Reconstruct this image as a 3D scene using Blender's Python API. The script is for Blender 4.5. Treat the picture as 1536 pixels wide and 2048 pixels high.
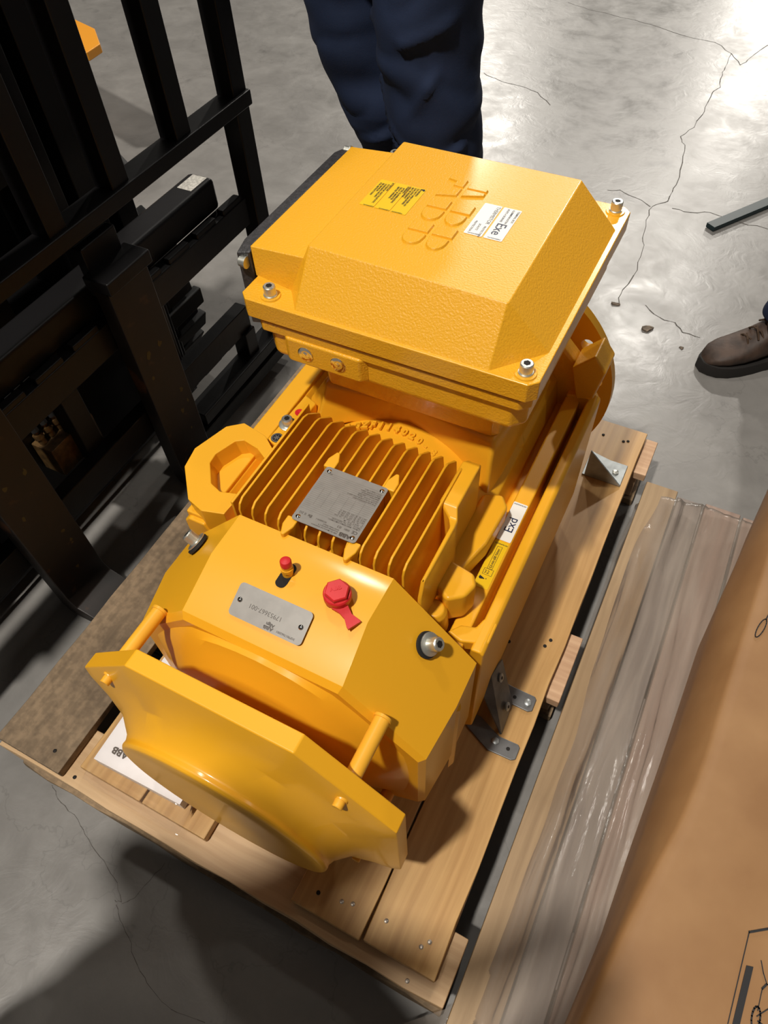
import bpy, bmesh, math, random
from mathutils import Vector, Matrix, noise, Euler
for o in list(bpy.data.objects): bpy.data.objects.remove(o, do_unlink=True)
S = bpy.context.scene
COL = S.collection
PI = math.pi
rnd = random.Random(7)

# ---------------------------------------------------------------- camera
cam = bpy.data.cameras.new('camera'); co = bpy.data.objects.new('camera', cam); COL.objects.link(co)
a, b, c = 5.20829009e-01, 6.33012294e-01, -6.43518166e-02
co.matrix_world = Matrix.Translation((0, 0, 1.32)) @ (Matrix.Rotation(a, 4, 'Z') @ Matrix.Rotation(b, 4, 'X') @ Matrix.Rotation(c, 4, 'Z'))
cam.sensor_fit = 'VERTICAL'; cam.sensor_height = 24.0; cam.lens = 1424.4 / 2048 * 24.0
cam.clip_start = 0.02; cam.clip_end = 200
S.camera = co
# ---------------------------------------------------------------- world, lights, exposure
w = bpy.data.worlds.new('world'); S.world = w; w.use_nodes = True
w.node_tree.nodes['Background'].inputs[0].default_value = (1.0, 0.93, 0.84, 1)
w.node_tree.nodes['Background'].inputs[1].default_value = 0.085
def lamp(name, loc, power, size, target=None, col=(1, 0.945, 0.86)):
    l = bpy.data.lights.new(name, 'AREA'); l.shape = 'DISK'; l.size = size; l.energy = power; l.color = col
    o = bpy.data.objects.new(name, l); COL.objects.link(o); o.location = loc
    if target:
        o.rotation_euler = (Vector(target) - Vector(loc)).to_track_quat('-Z', 'Y').to_euler()
    return o
lamp('high_bay_or_fill_lamp', (-1.30, -2.35, 7.85), 700, 0.42)
lamp('high_bay_or_fill_lamp', (-2.6, 3.2, 7.85), 110, 0.45)
lamp('high_bay_or_fill_lamp', (-1.32, 12.3, 7.85), 850, 0.55)
lamp('high_bay_or_fill_lamp', (-6.6, 17.2, 7.85), 1500, 0.6)
lamp('high_bay_or_fill_lamp', (-1.0, 25.5, 7.85), 2200, 0.8)
lamp('high_bay_or_fill_lamp', (5.2, 4.5, 7.85), 70, 0.6)  # weak fill added from the right, not a known fitting
S.view_settings.view_transform = 'Standard'; S.view_settings.look = 'None'
S.view_settings.exposure = 0.0; S.view_settings.gamma = 1.0; S.view_settings.use_curve_mapping = False

# ---------------------------------------------------------------- materials
def nt(name):
    m = bpy.data.materials.new(name); m.use_nodes = True
    return m, m.node_tree.nodes, m.node_tree.links, m.node_tree.nodes['Principled BSDF']
def simple(name, col, rough=0.5, metal=0.0, coat=0.0, bump=0.0, bscale=200, spec=None, var=0.0, vscale=8, coat_rough=0.08, bdist=0.001):
    m, n, l, p = nt(name)
    p.inputs['Base Color'].default_value = (*col, 1); p.inputs['Roughness'].default_value = rough
    p.inputs['Metallic'].default_value = metal; p.inputs['Coat Weight'].default_value = coat
    p.inputs['Coat Roughness'].default_value = coat_rough
    if spec is not None: p.inputs['Specular IOR Level'].default_value = spec
    tc = n.new('ShaderNodeTexCoord')
    if bump:
        t = n.new('ShaderNodeTexNoise'); t.inputs['Scale'].default_value = bscale; t.inputs['Detail'].default_value = 3
        l.new(tc.outputs['Object'], t.inputs['Vector'])
        bp = n.new('ShaderNodeBump'); bp.inputs['Strength'].default_value = bump; bp.inputs['Distance'].default_value = bdist
        l.new(t.outputs['Fac'], bp.inputs['Height']); l.new(bp.outputs['Normal'], p.inputs['Normal'])
    if var:
        t2 = n.new('ShaderNodeTexNoise'); t2.inputs['Scale'].default_value = vscale; t2.inputs['Detail'].default_value = 5
        l.new(tc.outputs['Object'], t2.inputs['Vector'])
        r = n.new('ShaderNodeValToRGB'); r.color_ramp.elements[0].position = 0.35; r.color_ramp.elements[1].position = 0.65
        r.color_ramp.elements[0].color = (*[x * (1 - var) for x in col], 1); r.color_ramp.elements[1].color = (*[min(1, x * (1 + var)) for x in col], 1)
        l.new(t2.outputs['Fac'], r.inputs['Fac']); l.new(r.outputs['Color'], p.inputs['Base Color'])
    return m
YC = (0.825, 0.40, 0.016)
M = {}
M['yellow'] = simple('yellow_enamel', YC, 0.42, coat=0.30, bump=0.10, bscale=90, coat_rough=0.13, bdist=0.0006, spec=0.3)
M['cast'] = simple('yellow_enamel_on_casting', YC, 0.38, coat=0.6, bump=0.8, bscale=330, coat_rough=0.17, bdist=0.0010, spec=0.35)
M['post'] = simple('yellow_post_paint', (0.86, 0.42, 0.03), 0.4, coat=0.2)
M['zinc'] = simple('zinc_plated_steel', (0.66, 0.66, 0.60), 0.36, metal=0.85, bump=0.1, bscale=300)
M['chrome'] = simple('bright_steel', (0.7, 0.68, 0.64), 0.12, metal=1.0, bump=0.3, bscale=60, bdist=0.002)
M['plate'] = simple('brushed_stainless_plate', (0.25, 0.235, 0.215), 0.5, metal=0.25, var=0.06, vscale=60)
M['galv'] = simple('galvanised_bracket_steel', (0.16, 0.16, 0.16), 0.45, metal=0.6, bump=0.2, bscale=120, var=0.25, vscale=25)
M['galv_light'] = simple('light_galvanised_steel', (0.34, 0.36, 0.36), 0.42, metal=0.6, bump=0.2, bscale=120, var=0.15, vscale=40)
M['black'] = simple('black_textured_paint', (0.035, 0.033, 0.035), 0.45, bump=0.6, bscale=450, var=0.3, vscale=200)
M['hole'] = simple('painted_recess_dark', (0.006, 0.004, 0.003), 0.8)  # near-black paints the dark inside openings, sockets and screw holes
M['rubber'] = simple('black_rubber', (0.012, 0.012, 0.012), 0.75, bump=0.3, bscale=80)
M['red'] = simple('red_plastic', (0.62, 0.018, 0.022), 0.42, bump=0.1, bscale=100)
M['white'] = simple('white_label_paper', (0.80, 0.78, 0.72), 0.55)
M['carton'] = simple('white_carton_board', (0.74, 0.72, 0.72), 0.5)
M['yellow_label'] = simple('yellow_warning_label', (0.80, 0.50, 0.008), 0.4)
M['ink'] = simple('black_ink', (0.012, 0.011, 0.012), 0.5)
M['ink_blue'] = simple('navy_ink', (0.012, 0.02, 0.06), 0.5)
M['ink_brown'] = simple('etched_marking', (0.07, 0.055, 0.045), 0.5)
M['fork_black'] = simple('worn_black_forklift_paint', (0.006, 0.0055, 0.006), 0.42, bump=0.35, bscale=25, spec=0.35, bdist=0.002)
M['mustard'] = simple('old_mustard_paint', (0.09, 0.065, 0.012), 0.7)
M['brass'] = simple('dirty_brass', (0.10, 0.055, 0.018), 0.5, metal=0.3, var=0.4, vscale=60)
M['orange'] = simple('orange_machine_paint', (0.75, 0.30, 0.015), 0.4, coat=0.2)
M['teal'] = simple('dark_teal_steel', (0.007, 0.022, 0.026), 0.5, metal=0.0)
M['leather'] = simple('worn_brown_leather', (0.052, 0.030, 0.020), 0.62, bump=0.5, bscale=60, var=0.45, vscale=22, bdist=0.002)
M['sole'] = simple('dark_boot_sole', (0.010, 0.008, 0.007), 0.8)
M['lace'] = simple('brown_bootlace', (0.05, 0.025, 0.01), 0.8)
M['debris'] = simple('dry_leaf_brown', (0.15, 0.115, 0.085), 0.9, var=0.5, vscale=60)
M['crack'] = simple('crack_dirt', (0.10, 0.09, 0.08), 0.9)
M['nail'] = simple('nail_steel', (0.38, 0.33, 0.28), 0.4, metal=0.7)
M['silver_decal'] = simple('silver_decal', (0.42, 0.40, 0.36), 0.5, var=0.3, vscale=150)

def rusty():
    m, n, l, p = nt('fork_steel_brown_worn')
    tc = n.new('ShaderNodeTexCoord'); t = n.new('ShaderNodeTexNoise'); t.inputs['Scale'].default_value = 14; t.inputs['Detail'].default_value = 8
    l.new(tc.outputs['Object'], t.inputs['Vector'])
    r = n.new('ShaderNodeValToRGB'); e = r.color_ramp.elements
    e[0].position = 0.3; e[0].color = (0.007, 0.0055, 0.0045, 1); e[1].position = 0.62; e[1].color = (0.013, 0.008, 0.006, 1)
    q = e.new(0.70); q.color = (0.07, 0.03, 0.012, 1)
    l.new(t.outputs['Fac'], r.inputs['Fac']); l.new(r.outputs['Color'], p.inputs['Base Color']); p.inputs['Roughness'].default_value = 0.5
    return m
M['rust'] = rusty()

def wood(name, c1, c2, axis=1, scale=1.0, dirt=0.0, rough=0.55, knots=True):
    m, n, l, p = nt(name)
    tc = n.new('ShaderNodeTexCoord'); mp = n.new('ShaderNodeMapping')
    s = [44 * scale, 44 * scale, 44 * scale]; s[axis] = 1.4 * scale
    mp.inputs['Scale'].default_value = s; l.new(tc.outputs['Object'], mp.inputs['Vector'])
    ds = n.new('ShaderNodeTexNoise'); ds.inputs['Scale'].default_value = 3.0; ds.inputs['Detail'].default_value = 2; l.new(tc.outputs['Object'], ds.inputs['Vector'])
    mx = n.new('ShaderNodeVectorMath'); mx.operation = 'MULTIPLY_ADD'; mx.inputs[1].default_value = (1.1, 1.1, 1.1)
    l.new(ds.outputs['Color'], mx.inputs[0]); l.new(mp.outputs['Vector'], mx.inputs[2])
    g = n.new('ShaderNodeTexNoise'); g.inputs['Scale'].default_value = 1.0; g.inputs['Detail'].default_value = 6; g.inputs['Roughness'].default_value = 0.62
    l.new(mx.outputs[0], g.inputs['Vector'])
    wv = n.new('ShaderNodeTexWave'); wv.inputs['Scale'].default_value = 0.42; wv.inputs['Distortion'].default_value = 5; wv.inputs['Detail'].default_value = 2
    wv.bands_direction = 'X' if axis != 0 else 'Y'; l.new(mx.outputs[0], wv.inputs['Vector'])
    ad = n.new('ShaderNodeMix'); ad.data_type = 'FLOAT'; ad.inputs[0].default_value = 0.07
    l.new(g.outputs['Fac'], ad.inputs[2]); l.new(wv.outputs['Fac'], ad.inputs[3])
    r = n.new('ShaderNodeValToRGB'); r.color_ramp.elements[0].position = 0.28; r.color_ramp.elements[1].position = 0.68
    r.color_ramp.elements[0].color = (*c1, 1); r.color_ramp.elements[1].color = (*c2, 1)
    l.new(ad.outputs[0], r.inputs['Fac']); out = r.outputs['Color']
    big = n.new('ShaderNodeTexNoise'); big.inputs['Scale'].default_value = 5; big.inputs['Detail'].default_value = 4; l.new(tc.outputs['Object'], big.inputs['Vector'])
    mr = n.new('ShaderNodeMapRange'); mr.inputs[1].default_value = 0.35; mr.inputs[2].default_value = 0.7; mr.inputs[3].default_value = 1.0; mr.inputs[4].default_value = 1.0 - max(dirt, 0.12)
    l.new(big.outputs['Fac'], mr.inputs[0])
    mu = n.new('ShaderNodeMix'); mu.data_type = 'RGBA'; mu.blend_type = 'MULTIPLY'; mu.inputs[0].default_value = 1
    l.new(out, mu.inputs[6]); l.new(mr.outputs[0], mu.inputs[7]); out = mu.outputs[2]
    if dirt > 0.3:
        sp = n.new('ShaderNodeTexNoise'); sp.inputs['Scale'].default_value = 70; sp.inputs['Detail'].default_value = 6; l.new(tc.outputs['Object'], sp.inputs['Vector'])
        m2 = n.new('ShaderNodeMapRange'); m2.inputs[1].default_value = 0.42; m2.inputs[2].default_value = 0.62; m2.inputs[3].default_value = 0.78; m2.inputs[4].default_value = 1.08
        l.new(sp.outputs['Fac'], m2.inputs[0])
        mu2 = n.new('ShaderNodeMix'); mu2.data_type = 'RGBA'; mu2.blend_type = 'MULTIPLY'; mu2.inputs[0].default_value = 1
        l.new(out, mu2.inputs[6]); l.new(m2.outputs[0], mu2.inputs[7]); out = mu2.outputs[2]
    l.new(out, p.inputs['Base Color']); p.inputs['Roughness'].default_value = rough
    bp = n.new('ShaderNodeBump'); bp.inputs['Strength'].default_value = 0.35; bp.inputs['Distance'].default_value = 0.0015
    l.new(ad.outputs[0], bp.inputs['Height']); l.new(bp.outputs['Normal'], p.inputs['Normal'])
    return m
M['pine'] = wood('pine_board', (0.40, 0.215, 0.070), (0.60, 0.365, 0.140), 1, rough=0.40)
M['pine_x'] = wood('pine_plank_across', (0.44, 0.27, 0.13), (0.62, 0.42, 0.23), 0, rough=0.5)
M['old'] = wood('weathered_plank', (0.20, 0.14, 0.085), (0.32, 0.225, 0.135), 1, dirt=0.5, rough=0.8)
M['old_x'] = wood('weathered_plank_across', (0.17, 0.115, 0.065), (0.40, 0.27, 0.15), 0, dirt=0.45, rough=0.75)
M['block'] = wood('softwood_block', (0.42, 0.24, 0.13), (0.66, 0.44, 0.27), 0, rough=0.6)
M['skid'] = wood('skid_board', (0.25, 0.16, 0.08), (0.38, 0.26, 0.14), 1, rough=0.6)
M['skid2'] = wood('grey_skid_board', (0.15, 0.125, 0.11), (0.24, 0.20, 0.175), 1, rough=0.6)
M['skid3'] = wood('pink_skid_board', (0.22, 0.15, 0.115), (0.33, 0.235, 0.185), 1, rough=0.6)

def floor_mat():
    m, n, l, p = nt('polished_concrete')
    tc = n.new('ShaderNodeTexCoord')
    def nz(sc, det, ro=0.6, dist=0):
        t = n.new('ShaderNodeTexNoise'); t.inputs['Scale'].default_value = sc; t.inputs['Detail'].default_value = det; t.inputs['Roughness'].default_value = ro; t.inputs['Distortion'].default_value = dist
        l.new(tc.outputs['Object'], t.inputs['Vector']); return t
    A = nz(1.3, 6, 0.6, 0.6); B = nz(7, 7, 0.65, 0.4); Cc = nz(60, 4, 0.6)
    r = n.new('ShaderNodeValToRGB'); e = r.color_ramp.elements
    e[0].position = 0.3; e[0].color = (0.150, 0.143, 0.135, 1); e[1].position = 0.7; e[1].color = (0.245, 0.234, 0.220, 1)
    mix = n.new('ShaderNodeMix'); mix.data_type = 'FLOAT'; mix.inputs[0].default_value = 0.5
    l.new(A.outputs['Fac'], mix.inputs[2]); l.new(B.outputs['Fac'], mix.inputs[3]); l.new(mix.outputs[0], r.inputs['Fac'])
    # dark stains
    mr = n.new('ShaderNodeMapRange'); mr.inputs[1].default_value = 0.66; mr.inputs[2].default_value = 0.78; mr.inputs[3].default_value = 1; mr.inputs[4].default_value = 0.55
    st = nz(5.5, 3, 0.5); l.new(st.outputs['Fac'], mr.inputs[0])
    mu = n.new('ShaderNodeMix'); mu.data_type = 'RGBA'; mu.blend_type = 'MULTIPLY'; mu.inputs[0].default_value = 1
    l.new(r.outputs['Color'], mu.inputs[6]); l.new(mr.outputs[0], mu.inputs[7])
    # fine craze lines
    v = n.new('ShaderNodeTexVoronoi'); v.feature = 'DISTANCE_TO_EDGE'; v.inputs['Scale'].default_value = 2.3
    dn = nz(4, 5); va = n.new('ShaderNodeVectorMath'); va.operation = 'MULTIPLY_ADD'; va.inputs[1].default_value = (0.28, 0.28, 0.28)
    l.new(dn.outputs['Color'], va.inputs[0]); l.new(tc.outputs['Object'], va.inputs[2]); l.new(va.outputs[0], v.inputs['Vector'])
    vr = n.new('ShaderNodeMapRange'); vr.inputs[1].default_value = 0.0; vr.inputs[2].default_value = 0.005; vr.inputs[3].default_value = 0.84; vr.inputs[4].default_value = 1
    l.new(v.outputs['Distance'], vr.inputs[0])
    mu2 = n.new('ShaderNodeMix'); mu2.data_type = 'RGBA'; mu2.blend_type = 'MULTIPLY'; mu2.inputs[0].default_value = 1
    l.new(mu.outputs[2], mu2.inputs[6]); l.new(vr.outputs[0], mu2.inputs[7])
    l.new(mu2.outputs[2], p.inputs['Base Color'])
    rr = n.new('ShaderNodeMapRange'); rr.inputs[1].default_value = 0.3; rr.inputs[2].default_value = 0.7; rr.inputs[3].default_value = 0.27; rr.inputs[4].default_value = 0.44
    l.new(B.outputs['Fac'], rr.inputs[0]); l.new(rr.outputs[0], p.inputs['Roughness'])
    p.inputs['Specular IOR Level'].default_value = 0.5
    bp = n.new('ShaderNodeBump'); bp.inputs['Strength'].default_value = 0.25; bp.inputs['Distance'].default_value = 0.004
    B2 = nz(14, 5, 0.6, 0.8)
    l.new(B2.outputs['Fac'], bp.inputs['Height']); l.new(bp.outputs['Normal'], p.inputs['Normal'])
    return m
M['floor'] = floor_mat()

def cardboard():
    m, n, l, p = nt('brown_corrugated_board')
    tc = n.new('ShaderNodeTexCoord'); t = n.new('ShaderNodeTexNoise'); t.inputs['Scale'].default_value = 9; t.inputs['Detail'].default_value = 4
    l.new(tc.outputs['Object'], t.inputs['Vector'])
    r = n.new('ShaderNodeValToRGB'); r.color_ramp.elements[0].position = 0.3; r.color_ramp.elements[1].position = 0.7
    r.color_ramp.elements[0].color = (0.235, 0.115, 0.040, 1); r.color_ramp.elements[1].color = (0.30, 0.160, 0.062, 1)
    l.new(t.outputs['Fac'], r.inputs['Fac']); l.new(r.outputs['Color'], p.inputs['Base Color']); p.inputs['Roughness'].default_value = 0.6
    t2 = n.new('ShaderNodeTexNoise'); t2.inputs['Scale'].default_value = 14; t2.inputs['Detail'].default_value = 5; l.new(tc.outputs['Object'], t2.inputs['Vector'])
    bp = n.new('ShaderNodeBump'); bp.inputs['Strength'].default_value = 0.3; bp.inputs['Distance'].default_value = 0.004
    l.new(t2.outputs['Fac'], bp.inputs['Height']); l.new(bp.outputs['Normal'], p.inputs['Normal'])
    return m
M['cardboard'] = cardboard()

def film(name, tint, haze, rough, bump, stretch=(9, 1.2, 9)):
    m = bpy.data.materials.new(name); m.use_nodes = True; n = m.node_tree.nodes; l = m.node_tree.links; n.clear()
    out = n.new('ShaderNodeOutputMaterial'); tr = n.new('ShaderNodeBsdfTransparent'); tr.inputs[0].default_value = (*tint, 1)
    df = n.new('ShaderNodeBsdfDiffuse'); df.inputs[0].default_value = (0.50, 0.43, 0.36, 1)
    gl = n.new('ShaderNodeBsdfGlossy'); gl.inputs['Roughness'].default_value = rough; gl.inputs[0].default_value = (1, 1, 1, 1)
    tc = n.new('ShaderNodeTexCoord'); mp = n.new('ShaderNodeMapping'); mp.inputs['Scale'].default_value = stretch; l.new(tc.outputs['Object'], mp.inputs['Vector'])
    t = n.new('ShaderNodeTexNoise'); t.inputs['Scale'].default_value = 3; t.inputs['Detail'].default_value = 6; t.inputs['Distortion'].default_value = 0.8
    l.new(mp.outputs['Vector'], t.inputs['Vector'])
    bp = n.new('ShaderNodeBump'); bp.inputs['Strength'].default_value = bump; bp.inputs['Distance'].default_value = 0.01
    l.new(t.outputs['Fac'], bp.inputs['Height']); l.new(bp.outputs['Normal'], gl.inputs['Normal'])
    mr = n.new('ShaderNodeMapRange'); mr.inputs[1].default_value = 0.35; mr.inputs[2].default_value = 0.7; mr.inputs[3].default_value = haze * 0.6; mr.inputs[4].default_value = haze * 1.5
    l.new(t.outputs['Fac'], mr.inputs[0])
    m1 = n.new('ShaderNodeMixShader'); l.new(mr.outputs[0], m1.inputs[0]); l.new(tr.outputs[0], m1.inputs[1]); l.new(df.outputs[0], m1.inputs[2])
    fr = n.new('ShaderNodeFresnel'); fr.inputs[0].default_value = 1.33; l.new(bp.outputs['Normal'], fr.inputs['Normal'])
    m2 = n.new('ShaderNodeMixShader'); l.new(fr.outputs[0], m2.inputs[0]); l.new(m1.outputs[0], m2.inputs[1]); l.new(gl.outputs[0], m2.inputs[2])
    l.new(m2.outputs[0], out.inputs[0]); return m
M['film'] = film('clear_stretch_film', (0.93, 0.91, 0.90), 0.26, 0.16, 0.6)
M['bag'] = film('clear_plastic_bag', (0.99, 0.98, 0.98), 0.06, 0.12, 0.2, (9, 9, 9))

def denim():
    m, n, l, p = nt('dark_blue_denim')
    tc = n.new('ShaderNodeTexCoord'); t = n.new('ShaderNodeTexNoise'); t.inputs['Scale'].default_value = 5; t.inputs['Detail'].default_value = 5
    l.new(tc.outputs['Object'], t.inputs['Vector'])
    r = n.new('ShaderNodeValToRGB'); r.color_ramp.elements[0].position = 0.3; r.color_ramp.elements[1].position = 0.7
    r.color_ramp.elements[0].color = (0.008, 0.014, 0.034, 1); r.color_ramp.elements[1].color = (0.019, 0.030, 0.068, 1)
    l.new(t.outputs['Fac'], r.inputs['Fac']); l.new(r.outputs['Color'], p.inputs['Base Color']); p.inputs['Roughness'].default_value = 0.85
    t2 = n.new('ShaderNodeTexNoise'); t2.inputs['Scale'].default_value = 350; l.new(tc.outputs['Object'], t2.inputs['Vector'])
    bp = n.new('ShaderNodeBump'); bp.inputs['Strength'].default_value = 0.3; bp.inputs['Distance'].default_value = 0.001
    l.new(t2.outputs['Fac'], bp.inputs['Height']); l.new(bp.outputs['Normal'], p.inputs['Normal'])
    p.inputs['Specular IOR Level'].default_value = 0.2
    return m
M['denim'] = denim()

# ---------------------------------------------------------------- helpers
def link(o, parent=None):
    COL.objects.link(o)
    if parent is not None: o.parent = parent
    return o
def root_of(p):
    v = Vector((0, 0, 0))
    while p is not None: v += p.location; p = p.parent
    return v
def obj(name, bm, mats, parent=None, smooth=True, bevel=0.0, seg=2, ang=35, kind=None, label=None):
    """link a bmesh built in world coordinates as ONE mesh object; origin = its own base centre"""
    bmesh.ops.recalc_face_normals(bm, faces=bm.faces)
    me = bpy.data.meshes.new(name)
    xs = [v.co for v in bm.verts]
    org = Vector(((min(v.x for v in xs) + max(v.x for v in xs)) / 2, (min(v.y for v in xs) + max(v.y for v in xs)) / 2, min(v.z for v in xs)))
    if parent is not None and parent.get('_keep') : pass
    bm.transform(Matrix.Translation(-org)); bm.to_mesh(me); bm.free()
    if not isinstance(mats, (list, tuple)): mats = [mats]
    for m in mats: me.materials.append(M[m] if isinstance(m, str) else m)
    o = bpy.data.objects.new(name, me); link(o, parent)
    o.location = org - root_of(parent)
    if smooth:
        for f in me.polygons: f.use_smooth = True
        if not bevel: me.set_sharp_from_angle(angle=math.radians(ang))
    if bevel:
        md = o.modifiers.new('bevel', 'BEVEL'); md.width = bevel; md.segments = seg; md.limit_method = 'ANGLE'; md.angle_limit = math.radians(25); md.harden_normals = smooth
    if kind: o['kind'] = kind
    if label: o['label'] = label
    return o
def thing(name, label, cat, loc, group=None):
    o = bpy.data.objects.new(name, None); COL.objects.link(o); o.location = loc; o.empty_display_size = 0.05
    o['label'] = label; o['category'] = cat
    if group: o['group'] = group
    return o
def tag(o, label, cat, group=None):
    o['label'] = label; o['category'] = cat
    if group: o['group'] = group
    return o
def box(bm, x0, x1, y0, y1, z0, z1, mi=0, mat=None):
    vs = [bm.verts.new(p) for p in ((x0, y0, z0), (x1, y0, z0), (x1, y1, z0), (x0, y1, z0), (x0, y0, z1), (x1, y0, z1), (x1, y1, z1), (x0, y1, z1))]
    if mat is not None:
        for v in vs: v.co = mat @ v.co
    for f in ((0, 3, 2, 1), (4, 5, 6, 7), (0, 1, 5, 4), (1, 2, 6, 5), (2, 3, 7, 6), (3, 0, 4, 7)):
        fc = bm.faces.new([vs[i] for i in f]); fc.material_index = mi
    return vs
def loft(bm, rings, cap0=True, cap1=True, mi=0, closed=True):
    R = [[bm.verts.new(p) for p in r] for r in rings]
    n = len(R[0])
    for i in range(len(R) - 1):
        for j in range(n if closed else n - 1):
            k = (j + 1) % n
            f = bm.faces.new((R[i][j], R[i][k], R[i + 1][k], R[i + 1][j])); f.material_index = mi
    if cap0: bm.faces.new(R[0][::-1]).material_index = mi
    if cap1: bm.faces.new(R[-1]).material_index = mi
    return R
def prism(bm, poly, y0, y1, mi=0):      # polygon in XZ swept along Y
    loft(bm, [[(x, y0, z) for x, z in poly], [(x, y1, z) for x, z in poly]], mi=mi)
def slab(bm, poly, z0, z1, mi=0):       # polygon in XY swept along Z
    loft(bm, [[(x, y, z0) for x, y in poly], [(x, y, z1) for x, y in poly]], mi=mi)
def cyl(bm, p0, p1, r0, r1=None, n=20, mi=0):
    p0 = Vector(p0); p1 = Vector(p1); r1 = r0 if r1 is None else r1
    d = (p1 - p0).normalized(); u = d.orthogonal().normalized(); v = d.cross(u)
    loft(bm, [[p0 + (u * math.cos(t) + v * math.sin(t)) * r0 for t in [2 * PI * i / n for i in range(n)]],
              [p1 + (u * math.cos(t) + v * math.sin(t)) * r1 for t in [2 * PI * i / n for i in range(n)]]], mi=mi)
def lathe(bm, base, axis, prof, n=24, mi=0, hexr=False):   # prof: (distance along axis, radius)
    base = Vector(base); d = Vector(axis).normalized(); u = d.orthogonal().normalized(); v = d.cross(u)
    loft(bm, [[base + d * h + (u * math.cos(t) + v * math.sin(t)) * r for t in [2 * PI * i / n for i in range(n)]] for h, r in prof], mi=mi)
def tube(bm, pts, r, n=8, mi=0):
    pts = [Vector(p) for p in pts]; rings = []
    for i, p in enumerate(pts):
        d = (pts[min(i + 1, len(pts) - 1)] - pts[max(i - 1, 0)]).normalized()
        u = d.cross(Vector((0.13, 0.27, 0.95))).normalized(); v = d.cross(u)
        rr = r[i] if isinstance(r, (list, tuple)) else r
        rings.append([p + (u * math.cos(t) + v * math.sin(t)) * rr for t in [2 * PI * k / n for k in range(n)]])
    loft(bm, rings, mi=mi)
def ribbon(bm, pts, wd, z, mi=0):
    for i in range(len(pts) - 1):
        p = Vector((*pts[i], z)); q = Vector((*pts[i + 1], z)); d = (q - p); L = d.length
        if L < 1e-6: continue
        d /= L; s = Vector((-d.y, d.x, 0)) * wd / 2; e = d * wd * 0.3
        f = bm.faces.new([bm.verts.new(x) for x in (p - e - s, q + e - s, q + e + s, p - e + s)]); f.material_index = mi
_txt = {}
def text(bm, s, size, mat, mi=0, ext=0.0, bold=0.0, align='LEFT', sx=1.0, res=3):
    """lettering as real mesh; mat maps the text plane (x reading, y up) into the world"""
    cu = bpy.data.curves.new('t', 'FONT'); cu.body = s; cu.size = size; cu.align_x = align; cu.extrude = ext; cu.offset = bold; cu.resolution_u = res
    if ext: cu.bevel_depth = ext * 0.4; cu.bevel_resolution = 1
    o = bpy.data.objects.new('t', cu); me = o.to_mesh()
    me2 = bpy.data.meshes.new_from_object(o)
    n0 = len(bm.verts); f0 = len(bm.faces)
    bm.from_mesh(me2); bm.verts.ensure_lookup_table(); bm.faces.ensure_lookup_table()
    T = mat @ Matrix.Diagonal((sx, 1, 1, 1))
    for v in bm.verts[n0:]: v.co = T @ v.co
    for f in bm.faces[f0:]: f.material_index = mi
    bpy.data.objects.remove(o); bpy.data.curves.remove(cu); bpy.data.meshes.remove(me2)
def frame(o, xd, yd):                   # matrix: text x -> xd, text y -> yd
    xd = Vector(xd).normalized(); yd = Vector(yd).normalized(); z = xd.cross(yd)
    m = Matrix((xd, yd, z)).transposed().to_4x4(); m.translation = Vector(o); return m
def bolt(bm, base, axis, r=0.008, h=0.011, washer=0.0):
    d = Vector(axis).normalized(); base = Vector(base)
    if washer: lathe(bm, base, d, [(0, washer), (0.002, washer), (0.0025, washer * 0.95)], n=28); base = base + d * 0.0025
    lathe(bm, base, d, [(0, r), (h * 0.9, r), (h, r * 0.86), (h, r * 0.56)], n=28)
    lathe(bm, base + d * (h - 0.0002), d, [(0, r * 0.55), (0.0003, r * 0.55)], n=6, mi=1)

# ================================================================ SETTING
bm = bmesh.new()
box(bm, -14, 12, -6, 32, -0.35, -0.15)
fl = obj('floor', bm, 'floor', smooth=False); fl['kind'] = 'structure'
cracks = [[(-0.269, 3.977), (-0.266, 3.82), (-0.261, 3.74), (-0.245, 3.615), (-0.266, 3.555), (-0.266, 3.407), (-0.266, 3.312), (-0.269, 3.219), (-0.302, 3.125), (-0.27, 3.065), (-0.248, 2.928), (-0.232, 2.758), (-0.235, 2.675), (-0.241, 2.625), (-0.275, 2.582), (-0.274, 2.488), (-0.257, 2.378), (-0.238, 2.306), (-0.224, 2.189), (-0.239, 2.065), (-0.231, 1.998)],
 [(-0.269, 3.977), (-0.363, 4.072), (-0.508, 4.096), (-0.643, 4.152), (-0.779, 4.199), (-1.024, 4.244), (-1.159, 4.301)],
 [(-0.269, 3.977), (-0.21, 3.869), (-0.189, 3.934), (-0.133, 4.13)], [(-0.207, 2.597), (-0.144, 2.596), (-0.08, 2.623), (0.028, 2.601), (0.122, 2.598)],
 [(-0.283, 2.578), (-0.348, 2.616), (-0.412, 2.644), (-0.454, 2.626)], [(-1.253, 3.37), (-1.2, 3.342), (-1.129, 3.315), (-1.054, 3.308), (-0.961, 3.277), (-0.872, 3.186)],
 [(-0.837, 0.033), (-0.816, 0.022), (-0.785, 0.014), (-0.743, 0.005), (-0.712, -0.01), (-0.676, -0.023), (-0.634, -0.036), (-0.6, -0.048), (-0.572, -0.07), (-0.585, -0.073)],
 [(-0.578, -0.078), (-0.556, -0.094), (-0.523, -0.109), (-0.495, -0.129), (-0.459, -0.144), (-0.43, -0.154), (-0.402, -0.159), (-0.364, -0.156), (-0.327, -0.149)],
 [(-0.57, -0.072), (-0.554, -0.053), (-0.547, -0.017), (-0.54, 0.02)], [(-0.152, 2.019), (-0.096, 1.977), (-0.048, 1.972), (-0.017, 1.935), (0.036, 1.933)]]
bm = bmesh.new()
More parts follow.
